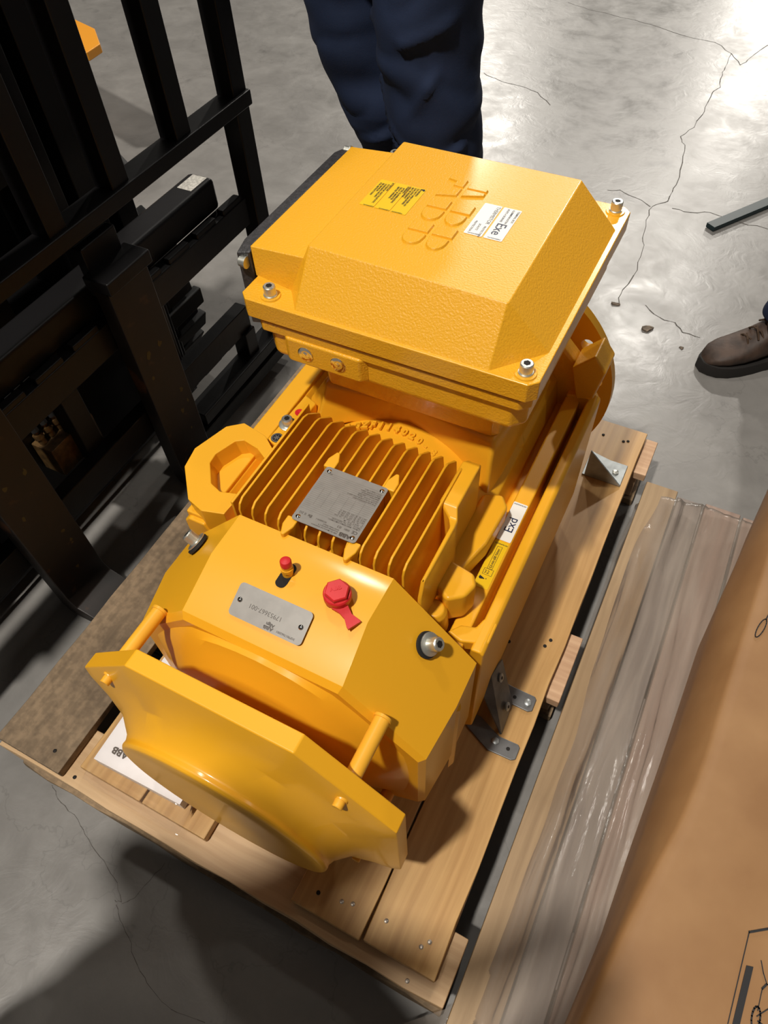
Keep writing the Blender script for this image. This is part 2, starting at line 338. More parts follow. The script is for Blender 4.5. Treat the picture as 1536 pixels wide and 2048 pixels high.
for ci, pts in enumerate(cracks):
    far = pts[0][1] > 1
    q = []
    for i in range(len(pts) - 1):
        for t in (0, 0.33, 0.66):
            j = (0.006 if far else 0.0022)
            q.append((pts[i][0] * (1 - t) + pts[i + 1][0] * t + (rnd.uniform(-j, j) if t else 0), pts[i][1] * (1 - t) + pts[i + 1][1] * t + (rnd.uniform(-j, j) if t else 0)))
    q.append(pts[-1])
    for i in range(len(q) - 1):
        ribbon(bm, q[i:i + 2], (0.0034 if far else 0.0011) * rnd.uniform(0.5, 1.2), -0.1496)
obj('hairline_crack', bm, 'crack', fl, smooth=False, kind='stuff')

# ================================================================ PALLET
pal = thing('wooden_pallet', 'large wooden pallet of old and new planks carrying the yellow motor', 'pallet', (-0.45, 0.68, -0.15))
def plank(name, x0, x1, y0, y1, z0, z1, mat, seed=0, rot=0.0, wob=0.0015, bev=0.002):
    bm = bmesh.new(); r = random.Random(seed); lx = x1 - x0; ly = y1 - y0; n = 14
    cx, cy = (x0 + x1) / 2, (y0 + y1) / 2
    alongx = lx > ly
    rings = []
    for i in range(n + 1):
        t = i / n; w = [r.uniform(-wob, wob) for _ in range(4)]
        if alongx:
            x = x0 + lx * t
            rings.append([(x, y0 + w[0], z0), (x, y1 + w[1], z0), (x, y1 + w[2], z1), (x, y0 + w[3], z1)])
        else:
            y = y0 + ly * t
            rings.append([(x0 + w[0], y, z0), (x1 + w[1], y, z0), (x1 + w[2], y, z1), (x0 + w[3], y, z1)])
    loft(bm, rings)
    if rot: bm.transform(Matrix.Translation((cx, cy, 0)) @ Matrix.Rotation(rot, 4, 'Z') @ Matrix.Translation((-cx, -cy, 0)))
    return obj(name, bm, mat, pal, bevel=bev, seg=1)
DT = 0.022
plank('deck_plank', -0.912, -0.757, 0.050, 1.24, -DT, 0, 'old', 1, wob=0.002)['label'] = 'dirty weathered outer deck plank'
plank('deck_plank', -0.728, -0.588, 0.078, 1.24, -DT, -0.001, 'pine', 2)
plank('deck_plank', -0.585, -0.446, 0.078, 1.24, -DT, -0.001, 'pine', 3)
plank('deck_plank', -0.262, -0.1345, 0.066, 1.33, -DT, 0, 'pine', 4)
plank('deck_plank', -0.131, -0.0045, 0.069, 1.33, -DT, 0, 'pine', 5)
plank('cross_plank', -0.912, 0.022, 0.043, 0.150, -2 * DT, -DT, 'pine_x', 6, wob=0.0025)
plank('cross_plank', -0.905, 0.024, 0.590, 0.742, -2 * DT, -DT, 'block', 7)
plank('cross_plank', -0.905, 0.027, 1.215, 1.335, -2 * DT, -DT, 'block', 8)
plank('bottom_board', -0.912, 0.024, 0.038, 0.135, -0.15, -0.128, 'old_x', 9, wob=0.003)
plank('bottom_board', -0.905, 0.020, 0.600, 0.730, -0.15, -0.128, 'old_x', 10)
plank('bottom_board', -0.905, 0.020, 1.220, 1.330, -0.15, -0.128, 'old_x', 11)
plank('stringer', -0.910, 0.016, 0.050, 0.088, -0.128, -2 * DT, 'old_x', 12, wob=0.003)
for i, x0 in enumerate((-0.90, -0.50, -0.095)):
    for j, (y0, y1) in enumerate(((0.61, 0.72), (1.23, 1.325))):
        plank('spacer_block', x0, x0 + 0.105, y0, y1, -0.128, -2 * DT, 'block', 20 + i * 3 + j, wob=0.001)
def nail(x, y, z, r=0.0042, mat='nail'):
    bm = bmesh.new(); lathe(bm, (x, y, z - 0.001), (rnd.uniform(-.15, .15), rnd.uniform(-.15, .15), 1), [(0, r), (0.0022, r), (0.003, r * 0.6)], n=12)
    return obj('nail', bm, mat, pal)
for (x, y, z, k) in [(-0.227, 0.096, 0, 1), (-0.186, 0.102, 0, 0), (-0.168, 0.107, 0, 0), (-0.108, 0.11, 0, 0), (-0.033, 0.115, 0, 0), (-0.042, 0.103, 0, 0), (-0.04, 0.681, 0, 1), (-0.034, 0.698, 0, 1), (-0.108, 0.659, 0, 1), (-0.043, 0.053, -DT, 0), (-0.1, 1.28, 0, 1), (-0.05, 1.279, 0, 1), (-0.04, 1.284, 0, 1), (-0.735, 0.060, -DT, 1), (-0.79, 0.08, 0, 1)]:
    nail(x, y, z, 0.0036, 'hole' if k else 'nail')

# ================================================================ MOTOR
XM, ZM = -0.357, 0.262
mot = thing('electric_motor', 'big bright yellow finned electric motor with terminal box, lying on the wooden pallet', 'motor', (XM, 0.65, 0.0))
def octp(Wx, Wt, Wb, t, tz_t, tz_b, xm=XM):
    # corners counter-clockwise from the top right; Wt/Wb heights above/below ZM, t half facet, tz half side height
    return [(xm + t, ZM + Wt), (xm + Wx, ZM + tz_t), (xm + Wx, ZM - tz_b), (xm + t, ZM - Wb), (xm - t, ZM - Wb), (xm - Wx, ZM - tz_b), (xm - Wx, ZM + tz_t), (xm - t, ZM + Wt)]
def ring_oct(corners, y, m=8):
    out = []
    for i in range(8):
        p, q = corners[i], corners[(i + 1) % 8]
        for k in range(m):
            f = k / m; out.append((p[0] * (1 - f) + q[0] * f, y, p[1] * (1 - f) + q[1] * f))
    return out
def ring_circ(r, y, ref, zc=None):      # circle points at the angles of a reference octagon ring
    zc = ZM if zc is None else zc
    out = []
    for (x, _, z) in ref:
        t = math.atan2(z - zc, x - XM); out.append((XM + r * math.cos(t), y, zc + r * math.sin(t)))
    return out
def blend(A, B, f): return [tuple(a[i] * (1 - f) + b[i] * f for i in range(3)) for a, b in zip(A, B)]

# --- fan cover
bm = bmesh.new()
o0 = octp(0.250, 0.248, 0.248, 0.122, 0.106, 0.106); o1 = octp(0.2405, 0.213, 0.222, 0.124, 0.088, 0.120)
r0 = ring_oct(o0, 0.424); r1 = ring_oct(octp(0.250, 0.248, 0.248, 0.121, 0.106, 0.106), 0.352); r2 = ring_oct(o1, 0.274)
r2b = ring_oct(octp(0.232, 0.203, 0.212, 0.120, 0.086, 0.115), 0.266)
cfar = ring_circ(0.205, 0.258, r2)
mid = blend(r2b, cfar, 0.55); mid = [(x, 0.2665, z) for x, y, z in mid]
ins0 = ring_circ(0.190, 0.252, r2); ins1 = ring_circ(0.165, 0.238, r2); ins2 = ring_circ(0.156, 0.234, r2); ins = ring_circ(0.10, 0.233, r2)
in0 = ring_oct(octp(0.244, 0.242, 0.242, 0.119, 0.104, 0.104), 0.424); in1 = ring_oct(octp(0.244, 0.240, 0.240, 0.119, 0.104, 0.104), 0.40)
loft(bm, [in1, in0, r0, r1, r2, r2b, mid, cfar, ins0, ins1, ins2, ins], cap0=True, cap1=True)
fc = obj('fan_cover', bm, 'yellow', mot, bevel=0.009, seg=4)
fc['label'] = 'smooth eight-sided fan cover'
def sub(name, bm, mat, parent, **k): return obj(name, bm, mat, parent, **k)
# ribs pressed in the right and left sides
for s in (1, -1):
    bm = bmesh.new(); X = XM + s * 0.2495
    loft(bm, [[(X - s * 0.002, 0.350, 0.09), (X - s * 0.002, 0.372, 0.09), (X + s * 0.004, 0.364, 0.10), (X + s * 0.004, 0.359, 0.10)], [(X - s * 0.002, 0.350, 0.350), (X - s * 0.002, 0.372, 0.350), (X + s * 0.004, 0.364, 0.340), (X + s * 0.004, 0.359, 0.340)]])
    sub('side_rib', bm, 'yellow', fc, bevel=0.001)
bm = bmesh.new(); cyl(bm, (XM, 0.233, ZM), (XM, 0.2315, ZM), 0.095, n=48)
sub('air_inlet', bm, 'yellow', fc)
# near-black ovals painted for the dark openings at the grease nipples
def painted_slot(x, y, L=0.011, W=0.0085):
    bm = bmesh.new(); pts = []
    for k in range(20):
        t = 2 * PI * k / 20; pts.append((x + W * math.cos(t), y + W * math.sin(t) + (L if math.sin(t) > 0 else -L)))
    slab(bm, pts, 0.5101, 0.5106); return sub('painted_slot', bm, 'hole', fc)
painted_slot(-0.3665, 0.366); painted_slot(-0.2905, 0.368, 0.009, 0.010)
# data plate on the sloped facet
def slope_z(y): return 0.51 - (0.352 - y) / 0.078 * 0.035 if y < 0.352 else 0.51
yd = Vector((0, -0.078, -0.035)).normalized(); nd = Vector((0, -0.41, 0.913)).normalized()
F = frame(Vector((-0.3605, 0.3155, slope_z(0.3155))) + nd * 0.0042, (-1, 0, 0), yd)
def rrect(bm, w, h, r, mat, t=0.0008, mi=0, cx=0, cy=0, n=5):
    pts = []
    for qx, qy, a0 in ((w / 2 - r, h / 2 - r, 0), (-w / 2 + r, h / 2 - r, 90), (-w / 2 + r, -h / 2 + r, 180), (w / 2 - r, -h / 2 + r, 270)):
        for k in range(n + 1):
            a1 = math.radians(a0 + 90 * k / n); pts.append((cx + qx + r * math.cos(a1), cy + qy + r * math.sin(a1)))
    loft(bm, [[mat @ Vector((x, y, 0)) for x, y in pts], [mat @ Vector((x, y, t)) for x, y in pts]], mi=mi)
bm = bmesh.new(); rrect(bm, 0.112, 0.046, 0.006, F)
F2 = F @ Matrix.Translation((0, 0, 0.00095))
text(bm, '17953667-001', 0.0088, F2 @ Matrix.Translation((-0.019, -0.001, 0)), 1)
text(bm, 'ABB', 0.0062, F2 @ Matrix.Translation((-0.013, 0.0165, 0)), 1, bold=0.0003, sx=1.3)
text(bm, 'Align', 0.0062, F2 @ Matrix.Translation((-0.013, 0.0118, 0)), 1, bold=0.0003)
text(bm, '3GF9617662001', 0.0042, F2 @ Matrix.Translation((-0.046, 0.0165, 0)), 1, bold=0.0001)
tp = sub('data_plate', bm, ['plate', 'ink_brown'], fc, smooth=False, label='small rounded stainless plate on the fan cover')
for sx in (-1, 1):
    bm = bmesh.new(); lathe(bm, F2 @ Vector((sx * 0.047, 0.0, 0)), nd, [(0, 0.0036), (0.0012, 0.0034), (0.0022, 0.002), (0.0024, 0.0006)], n=18); sub('rivet', bm, 'chrome', fc)
# socket bolts on the chamfers
for s in (1, -1):
    n0 = Vector((s * 0.74, 0, 0.67)).normalized()
    p = Vector((XM + s * 0.189, 0.386, ZM + 0.181))
    bm = bmesh.new(); lathe(bm, p - n0 * 0.002, n0, [(0, 0.0185), (0.0035, 0.0185)], n=32); sub('dark_hole_disc', bm, 'rubber', fc)  # black disc painted for the dark hole under the screw
    bm = bmesh.new(); bolt(bm, p + n0 * 0.001 + Vector((s * 0.002, 0.002, 0)), n0, 0.0098, 0.017, 0.0165); sub('cap_screw', bm, ['zinc', 'hole'], fc)
# grease pipe with red tip
bm = bmesh.new(); ax = Vector((0.02, 0.04, 1)).normalized(); p = Vector((-0.3665, 0.368, 0.468))
lathe(bm, p, ax, [(0, 0.0075), (0.052, 0.0075), (0.052, 0.0088), (0.058, 0.0088), (0.058, 0.0075), (0.066, 0.0072)], n=18); gp = obj('grease_nipple', bm, 'yellow', mot)
bm = bmesh.new(); lathe(bm, p + ax * 0.064, ax, [(0, 0.0078), (0.008, 0.0078), (0.010, 0.0065), (0.011, 0.003)], n=18); sub('nipple_tip', bm, 'red', gp, label='small red protective tip')
# larger red cap with a tab
bm = bmesh.new(); ax = Vector((0.06, -0.05, 1)).normalized(); p = Vector((-0.288, 0.366, 0.47))
cyl(bm, p, p + ax * 0.05, 0.011)
lathe(bm, p + ax * 0.047, ax, [(0, 0.0165), (0.004, 0.0185), (0.014, 0.0185), (0.016, 0.017), (0.016, 0.016)], n=30)
lathe(bm, p + ax * 0.060, ax, [(0, 0.0165), (0.009, 0.0165), (0.0105, 0.0150)], n=6)
text(bm, 'ABB', 0.0085, frame(p + ax * 0.0706 + Vector((-0.006, -0.006, 0)), (0.75, 0.66, 0), (-0.66, 0.75, 0)), 0, ext=0.0004, res=2)
# hanging tab
def strap(pts, ws, th):
    rings = []
    for (q, wd) in zip(pts, ws):
        q = Vector(q); sd = Vector((0.50, 0.85, 0.05)).normalized() * wd / 2
        rings.append([q - sd, q + sd, q + sd + Vector((0, 0, th)), q - sd + Vector((0, 0, th))])
    loft(bm, rings)
b0 = p + ax * 0.050
strap([b0 + Vector((0.008, -0.010, 0)), b0 + Vector((0.016, -0.013, -0.004)), b0 + Vector((0.024, -0.017, -0.008)), b0 + Vector((0.033, -0.022, -0.0095)), b0 + Vector((0.037, -0.024, -0.0095))], [0.022, 0.014, 0.011, 0.018, 0.019], 0.0035)
obj('nipple_cap', bm, 'red', mot, bevel=0.0006, seg=1, label='red hexagonal plastic cap with a tab')
# --- posts
for s in (1, -1):
    for dz in (0.168, -0.150):
        bm = bmesh.new(); X = XM + s * 0.1785; Z = ZM + dz
        lathe(bm, (X, 0.276, Z), (0, -1, 0), [(0, 0.0122), (0.004, 0.0122), (0.0045, 0.0108), (0.094, 0.0108)], n=24)
        lathe(bm, (X, 0.17, Z), (0, -1, 0), [(0, 0.0095), (0.006, 0.0095), (0.008, 0.0088), (0.008, 0.007), (0.017, 0.0068), (0.018, 0.006), (0.0175, 0.004)], n=20)
        obj('canopy_post', bm, 'post', mot)
# --- canopy (dished octagonal lid)
bm = bmesh.new()
cr = ring_oct(octp(0.250, 0.250, 0.250, 0.122, 0.120, 0.120), 0.193); cf = ring_oct(octp(0.250, 0.250, 0.250, 0.122, 0.120, 0.120), 0.168)
cin = ring_oct(octp(0.246, 0.246, 0.246, 0.120, 0.118, 0.118), 0.193); cin2 = ring_oct(octp(0.246, 0.246, 0.246, 0.120, 0.118, 0.118), 0.173)
f1 = ring_oct(octp(0.236, 0.232, 0.232, 0.116, 0.113, 0.113), 0.162)
CZ = ZM
k1 = ring_circ(0.197, 0.146, cr); k2 = ring_circ(0.1725, 0.124, cr); k3 = ring_circ(0.1685, 0.116, cr); k4 = ring_circ(0.1695, 0.109, cr); k5 = ring_circ(0.166, 0.1045, cr); k6 = ring_circ(0.156, 0.1025, cr); k7 = ring_circ(0.08, 0.106, cr)
g = blend(f1, k1, 0.35); g = [(x, 0.1575, z) for x, y, z in g]
loft(bm, [cin2, cin, cr, cf, f1, g, k1, k2, k3, k4, k5, k6, k7])
cn = obj('weather_canopy', bm, 'yellow', mot, bevel=0.008, seg=4, label='octagonal dished canopy on posts in front of the fan cover')

# --- frame body
bm = bmesh.new()
Y0, Y1 = 0.430, 1.02
prof = [(-0.273, 0.07), (-0.273, 0.385), (-0.262, 0.395), (-0.232, 0.395), (-0.222, 0.375), (-0.20, 0.375), (-0.150, 0.3943), (-0.13, 0.4140), (-0.10, 0.4352), (-0.075, 0.4474), (-0.05, 0.4556), (-0.025, 0.4604), (0, 0.462), (0.025, 0.4604), (0.05, 0.4556), (0.075, 0.4474), (0.10, 0.4352), (0.13, 0.4140), (0.150, 0.3943), (0.168, 0.375), (0.177, 0.318), (0.190, 0.318), (0.192, 0.354), (0.220, 0.354), (0.2215, 0.305), (0.2310, 0.305), (0.2325, 0.362), (0.248, 0.364), (0.254, 0.358), (0.254, 0.07), (0.20, 0.02), (-0.20, 0.02)]
prism(bm, [(XM + x, z) for x, z in prof], Y0 + 0.012, Y1)
frm = obj('frame', bm, 'yellow', mot, bevel=0.0035, seg=2, label='ribbed cast motor frame')
# near ends of the two right ledges
bm = bmesh.new(); slab(bm, [(XM + 0.190, 0.455), (XM + 0.215, 0.448), (XM + 0.254, 0.462), (XM + 0.254, 0.50), (XM + 0.232, 0.50), (XM + 0.226, 0.480), (XM + 0.205, 0.474)], 0.335, 0.362)
sub('ledge', bm, 'yellow', frm, bevel=0.004, seg=2)
bm = bmesh.new(); slab(bm, [(XM + 0.165, 0.50), (XM + 0.192, 0.60), (XM + 0.196, 0.68), (XM + 0.180, 0.70), (XM + 0.150, 0.69), (XM + 0.135, 0.50)], 0.36, 0.400)
sub('ledge', bm, 'yellow', frm, bevel=0.006, seg=3)
# fins
NF = 13; xs = [-0.4905 + i * (0.2625 / 12) for i in range(NF)]
def zbar(x): d = x - XM; return ZM + math.sqrt(max(0, 0.200 ** 2 - d * d)) - 0.006
def yend(x): return 0.634
for i, x in enumerate(xs):
    bm = bmesh.new(); t = 0.0022; zt = 0.516; zb = zbar(x) - 0.02; ye = yend(x)
    ya = Y0 + 0.006
    path = [(ya, zb), (ya, zt - 0.016), (ya + 0.004, zt - 0.006), (ya + 0.013, zt), (ye - 0.012, zt), (ye, zt - 0.004), (ye + 0.030, zt - 0.030), (ye + 0.040, zb)]
    loft(bm, [[(x - t * 1.25 if z < zt - 0.02 else x - t * 0.9, y, z) for y, z in path], [(x + t * 1.25 if z < zt - 0.02 else x + t * 0.9, y, z) for y, z in path]])
    obj('cooling_fin', bm, 'yellow', frm, bevel=0.0014, seg=2)
# fin pads carrying the rating plate
for (px_, py_, s) in ((-0.4035, 0.560, 1), (-0.305, 0.560, 1), (-0.4035, 0.437, -1), (-0.305, 0.437, -1)):
    bm = bmesh.new()
    pts = [(px_ - 0.0025, py_ + s * 0.020), (px_ + 0.0025, py_ + s * 0.020), (px_ + 0.009, py_ + s * 0.004), (px_ + 0.009, py_ - s * 0.012), (px_ - 0.009, py_ - s * 0.012), (px_ - 0.009, py_ + s * 0.004)]
    slab(bm, pts, 0.47, 0.5185); sub('plate_boss', bm, 'yellow', frm, bevel=0.002, seg=2)
# --- rating plate
PX0, PX1, PY0, PY1 = -0.4045, -0.3035, 0.4435, 0.5475
bm = bmesh.new(); FP = frame(((PX0 + PX1) / 2, (PY0 + PY1) / 2, 0.5205), (-1, 0, 0), (0, -1, 0))
rrect(bm, PX1 - PX0, PY1 - PY0, 0.005, FP, 0.0010)
FT = FP @ Matrix.Translation((0, 0, 0.0011))
def ln(x0, x1, y, wd=0.00022): ribb(x0, y, x1, y, wd)
def ribb(x0, y0, x1, y1, wd):
    p = Vector((x0, y0, 0)); q = Vector((x1, y1, 0)); d = (q - p).normalized(); s = Vector((-d.y, d.x, 0)) * wd / 2
    f = bm.faces.new([bm.verts.new(FT @ v) for v in (p - s, q - s, q + s, p + s)]); f.material_index = 1
for k in range(22):
    y = 0.0290 - k * 0.00335; ln(-0.0485, 0.0475, y)
for x in (-0.032, -0.018, -0.006, 0.008, 0.022, 0.034): ribb(x, 0.0190, x, -0.0145, 0.00022)
T = lambda s, x, y, size, bold=0.00008, sx=1.0: text(bm, s, size, FT @ Matrix.Translation((x, y, 0)), 1, bold=bold, sx=sx, res=2)
T('ABB', -0.0410, 0.0432, 0.0085, 0.0005, 1.15)
T('ABB Oy, Motors and Generators', -0.021, 0.0470, 0.0030); T('Strombergin puistotie 5 A', -0.021, 0.0438, 0.0030); T('65320 Vaasa, Finland', -0.021, 0.0406, 0.0030)
T('CE', -0.0465, 0.0338, 0.0070, 0.0002); T('0081', -0.0345, 0.0348, 0.0045); T('IE3', -0.022, 0.0345, 0.0055); T('IEC60034-1', 0.001, 0.0365, 0.0036); T('Ex', 0.0245, 0.0355, 0.0062, 0.0003); T('II 2G', 0.034, 0.0352, 0.0056)
rows = ['3~Motor   M3KP 200MLA 4 IMV1/IM3011', '790911-2     2014   No. 3GF14116760', 'S1   Ins.cl. F   IP 55    IM', 'V      Hz    kW   r/min   A    cos  Duty', '690 Y  50   30  1477  31.0  0.86  S1', '400 D  50   30  1477  54.1  0.86  S1', '660 Y  50   30  1475  32.3  0.86  S1']
for i, s in enumerate(rows): T(s, -0.047, 0.0296 - i * 0.00335, 0.0029)
rows2 = ['Prod. code 3GKP202410-BDH', 'Ex d IIB T4 Gb / LCIE 00 ATEX 6030 X', '6312/C3  6212/C3   302 kg', 'Space heater 1~ 230V 50W', 'Manual: 3GZF500730-47', 'IECEx LCI 04.0009  2000 h', '-20 C < Tamb < +40 C']
for i, s in enumerate(rows2): T(s, -0.047, -0.0178 - i * 0.00335, 0.0029)
T('360 kg', 0.035, -0.0415, 0.0032)
rp = obj('rating_plate', bm, ['plate', 'ink_brown'], mot, smooth=False, label='square stainless plate with rows of small print over the fins')
for x in (PX0 + 0.008, PX1 - 0.007):
    for y in (PY0 + 0.007, PY1 - 0.008):
        bm = bmesh.new(); lathe(bm, (x, y, 0.5214), (0, 0, 1), [(0, 0.0036), (0.0012, 0.0034), (0.0022, 0.0022), (0.0026, 0.0006)], n=18); sub('rivet', bm, 'chrome', rp)
# --- ridge with pad right of the fins
bm = bmesh.new()
rings = []
for (y, xa, xb, zt) in [(0.428, -0.203, -0.197, 0.47), (0.440, -0.203, -0.197, 0.505), (0.535, -0.203, -0.195, 0.507), (0.552, -0.212, -0.198, 0.500), (0.566, -0.233, -0.2045, 0.512), (0.648, -0.232, -0.2045, 0.512), (0.662, -0.229, -0.2075, 0.500)]:
    rings.append([(xa, y, 0.40), (xb, y, 0.40), (xb, y, zt), (xa, y, zt)])
loft(bm, rings); sub('side_rib', bm, 'yellow', frm, bevel=0.004, seg=3)
# near lug (hexagonal boss with rounded drop)
bm = bmesh.new(); slab(bm, [(-0.199, 0.536), (-0.157, 0.528), (-0.147, 0.511), (-0.154, 0.487), (-0.176, 0.470), (-0.203, 0.486), (-0.206, 0.512)], 0.36, 0.424)
sub('lifting_lug', bm, 'yellow', frm, bevel=0.006, seg=3)
bm = bmesh.new(); lathe(bm, (-0.190, 0.466, 0.345), (0.0, -0.1, 1), [(0, 0.020), (0.05, 0.019), (0.06, 0.014)], n=24); sub('lifting_lug', bm, 'yellow', frm, bevel=0.003, seg=2)
# left pad strip with earth bolt
bm = bmesh.new(); slab(bm, [(-0.579, 0.625), (-0.549, 0.615), (-0.545, 0.735), (-0.573, 0.745)], 0.385, 0.421); sub('earthing_pad', bm, 'yellow', frm, bevel=0.003, seg=2)
bm = bmesh.new(); box(bm, -0.628, -0.590, 0.45, 1.0, 0.375, 0.402); sub('ledge', bm, 'yellow', frm, bevel=0.003, seg=2)
bm = bmesh.new(); box(bm, -0.508, -0.5035, Y0 + 0.01, 0.66, 0.40, 0.505); sub('side_rib', bm, 'yellow', frm, bevel=0.0014, seg=2)
bm = bmesh.new(); bolt(bm, (-0.5635, 0.668, 0.4215), (0.05, 0, 1), 0.0092, 0.014, 0.0155); obj('earth_bolt', bm, ['zinc', 'hole'], mot)
bm = bmesh.new(); lathe(bm, (-0.5600, 0.701, 0.4212), (0, 0, 1), [(0, 0.0078), (0.0015, 0.0078), (0.0015, 0.003), (0.001, 0.002)], n=20); obj('drain_plug', bm, 'red', mot, label='small round red plug')
bm = bmesh.new(); lathe(bm, (-0.5645, 0.634, 0.4212), (0, 0, 1), [(0, 0.0105), (0.0006, 0.0105)], n=28, mi=0)
lathe(bm, (-0.5645, 0.634, 0.4218), (0, 0, 1), [(0, 0.0094), (0.0001, 0.0094), (0.0001, 0.0084)], n=28, mi=1); lathe(bm, (-0.5645, 0.634, 0.4219), (0, 0, 1), [(0, 0.0084), (0.0001, 0.0084)], n=28, mi=0)
for a0 in (0, 60, 120):
    t = math.radians(a0 + 20); ribbon(bm, [(-0.5645 - 0.005 * math.cos(t), 0.634 - 0.005 * math.sin(t)), (-0.5645 + 0.005 * math.cos(t), 0.634 + 0.005 * math.sin(t))], 0.0012, 0.4222, 1)
obj('earth_symbol', bm, ['ink', 'plate'], mot, smooth=False, label='round black earth symbol disc')
# lifting eye on the left (loop)
bm = bmesh.new()
outer = [(-0.548, 0.600), (-0.578, 0.622), (-0.628, 0.632), (-0.652, 0.612), (-0.672, 0.548), (-0.664, 0.508), (-0.618, 0.455), (-0.585, 0.445), (-0.548, 0.455)]
inner = [(-0.545, 0.575), (-0.575, 0.592), (-0.606, 0.598), (-0.618, 0.590), (-0.632, 0.553), (-0.630, 0.533), (-0.603, 0.498), (-0.580, 0.490), (-0.545, 0.500)]
def annulus(bm, A, B, z0, z1):
    n = len(A); V = [[bm.verts.new((*p, z)) for p in P] for P, z in ((A, z0), (A, z1), (B, z1), (B, z0))]
    for i in range(n):
        j = (i + 1) % n
        for r in range(4):
            a_, b_ = V[r], V[(r + 1) % 4]; bm.faces.new((a_[i], a_[j], b_[j], b_[i]))
annulus(bm, outer, inner, 0.375, 0.432)
for v in bm.verts:
    if v.co.x < -0.60 and v.co.z < 0.40: v.co.x += 0.012
obj('lifting_eye', bm, 'yellow', mot, bevel=0.007, seg=3, label='cast lifting eye looped out of the left side')
# --- shelf stickers
def sticker_text(bm, s, o, size, xd, yd, mi=1, **k): text(bm, s, size, frame(o, xd, yd), mi, **k)
bm = bmesh.new(); rrect(bm, 0.0245, 0.083, 0.002, Matrix.Translation((-0.1515, 0.687, 0.3543)), 0.0004)
# mirrored in place: reads away from the camera
text(bm, 'Exd', 0.021, frame((-0.1445, 0.664, 0.35485), (0, 1, 0), (-1, 0, 0)), 1, bold=0.00012)
text(bm, '3GZF294730-509', 0.0030, frame((-0.1625, 0.7235, 0.35485), (1, 0, 0), (0, 1, 0)), 1, bold=0.0001)
obj('frame_sticker', bm, ['white', 'ink_blue'], frm, smooth=False, label='white sticker reading Exd')
bm = bmesh.new(); rrect(bm, 0.0240, 0.094, 0.002, Matrix.Translation((-0.1520, 0.596, 0.3543)), 0.0004)
text(bm, '3GZF294730-350', 0.0030, frame((-0.1625, 0.6365, 0.35485), (1, 0, 0), (0, 1, 0)), 1, bold=0.0001)
def outl(pts, wd, z): ribbon(bm, pts + [pts[0]], wd, z, 1)
outl([(-0.1555, 0.586), (-0.1475, 0.586), (-0.1475, 0.632), (-0.1555, 0.632)], 0.0006, 0.3549)
outl([(-0.1590, 0.574), (-0.1440, 0.574), (-0.1440, 0.5855), (-0.1590, 0.5855)], 0.0006, 0.3549)
text(bm, '32', 0.009, frame((-0.1580, 0.5765, 0.35485), (1, 0, 0), (0, 1, 0)), 1)
text(bm, '0,5-min 600 N/mm', 0.0062, frame((-0.1495, 0.588, 0.35485), (0, 1, 0), (-1, 0, 0)), 1, bold=0.00015, sx=0.83)
slab(bm, [(-0.1605, 0.570), (-0.1615, 0.5665), (-0.1595, 0.5635), (-0.1520, 0.5655), (-0.1520, 0.5665)], 0.3548, 0.35485, 1); slab(bm, [(-0.1505, 0.5662), (-0.1490, 0.5662), (-0.1490, 0.5678), (-0.1505, 0.5678)], 0.3548, 0.35485, 1)
obj('frame_sticker', bm, ['yellow_label', 'ink'], frm, smooth=False, label='yellow sticker with an exclamation mark')

# --- turret under the terminal box
bm = bmesh.new()
loft(bm, [[(-0.530, 0.690, 0.40), (-0.46, 0.708, 0.43), (-0.36, 0.728, 0.44), (-0.265, 0.712, 0.43), (-0.202, 0.690, 0.35), (-0.200, 0.76, 0.335), (-0.198, 0.99, 0.335), (-0.535, 0.99, 0.40), (-0.545, 0.76, 0.40)],
          [(-0.514, 0.706, 0.462), (-0.455, 0.711, 0.470), (-0.36, 0.727, 0.474), (-0.27, 0.714, 0.470), (-0.204, 0.698, 0.460), (-0.195, 0.76, 0.468), (-0.195, 0.98, 0.468), (-0.52, 0.98, 0.47), (-0.52, 0.76, 0.47)],
          [(-0.508, 0.716, 0.500), (-0.46, 0.719, 0.503), (-0.36, 0.724, 0.505), (-0.27, 0.720, 0.503), (-0.207, 0.714, 0.500), (-0.200, 0.76, 0.50), (-0.200, 0.97, 0.50), (-0.515, 0.97, 0.50), (-0.515, 0.76, 0.50)]])
obj('turret', bm, 'yellow', frm, bevel=0.008, seg=3)
# winged gussets at the turret corners
bm = bmesh.new(); loft(bm, [[(-0.214, 0.742, 0.340), (-0.182, 0.852, 0.340), (-0.205, 0.870, 0.340), (-0.235, 0.765, 0.340)], [(-0.212, 0.738, 0.372), (-0.188, 0.835, 0.380), (-0.208, 0.860, 0.405), (-0.235, 0.745, 0.420)]])
sub('gusset', bm, 'yellow', frm, bevel=0.004)
bm = bmesh.new(); loft(bm, [[(-0.575, 0.800, 0.39), (-0.580, 0.765, 0.39), (-0.545, 0.725, 0.39), (-0.535, 0.735, 0.39)], [(-0.535, 0.800, 0.455), (-0.540, 0.765, 0.455), (-0.520, 0.735, 0.45), (-0.515, 0.745, 0.45)]])
sub('gusset', bm, 'yellow', frm, bevel=0.004)
# raised casting number along the arc
bm = bmesh.new(); s = 'AGZF114020-8 B'; n = len(s)
for i, ch in enumerate(s):
    if ch == ' ': continue
    f = i / (n - 1); x = -0.447 + f * 0.178
    d = (x + 0.362); y = 0.706 - 2.5 * d * d; sl = -3.4 * d; zz_ = ZM + math.sqrt(0.2005 ** 2 - (x + 0.006 - XM) ** 2)
    xd = Vector((1, sl * 0.8, -(x - XM) / 0.2)).normalized(); up = (Vector((0, 0, 1)).cross(xd)).normalized()
    text(bm, ch, 0.0190, frame((x - 0.007, y - 0.010, zz_ + 0.0012), xd, up), 0, ext=0.0022, align='LEFT', res=2, sx=0.85, bold=0.0003)
obj('casting_number', bm, 'yellow', frm, label='raised casting number on the frame')
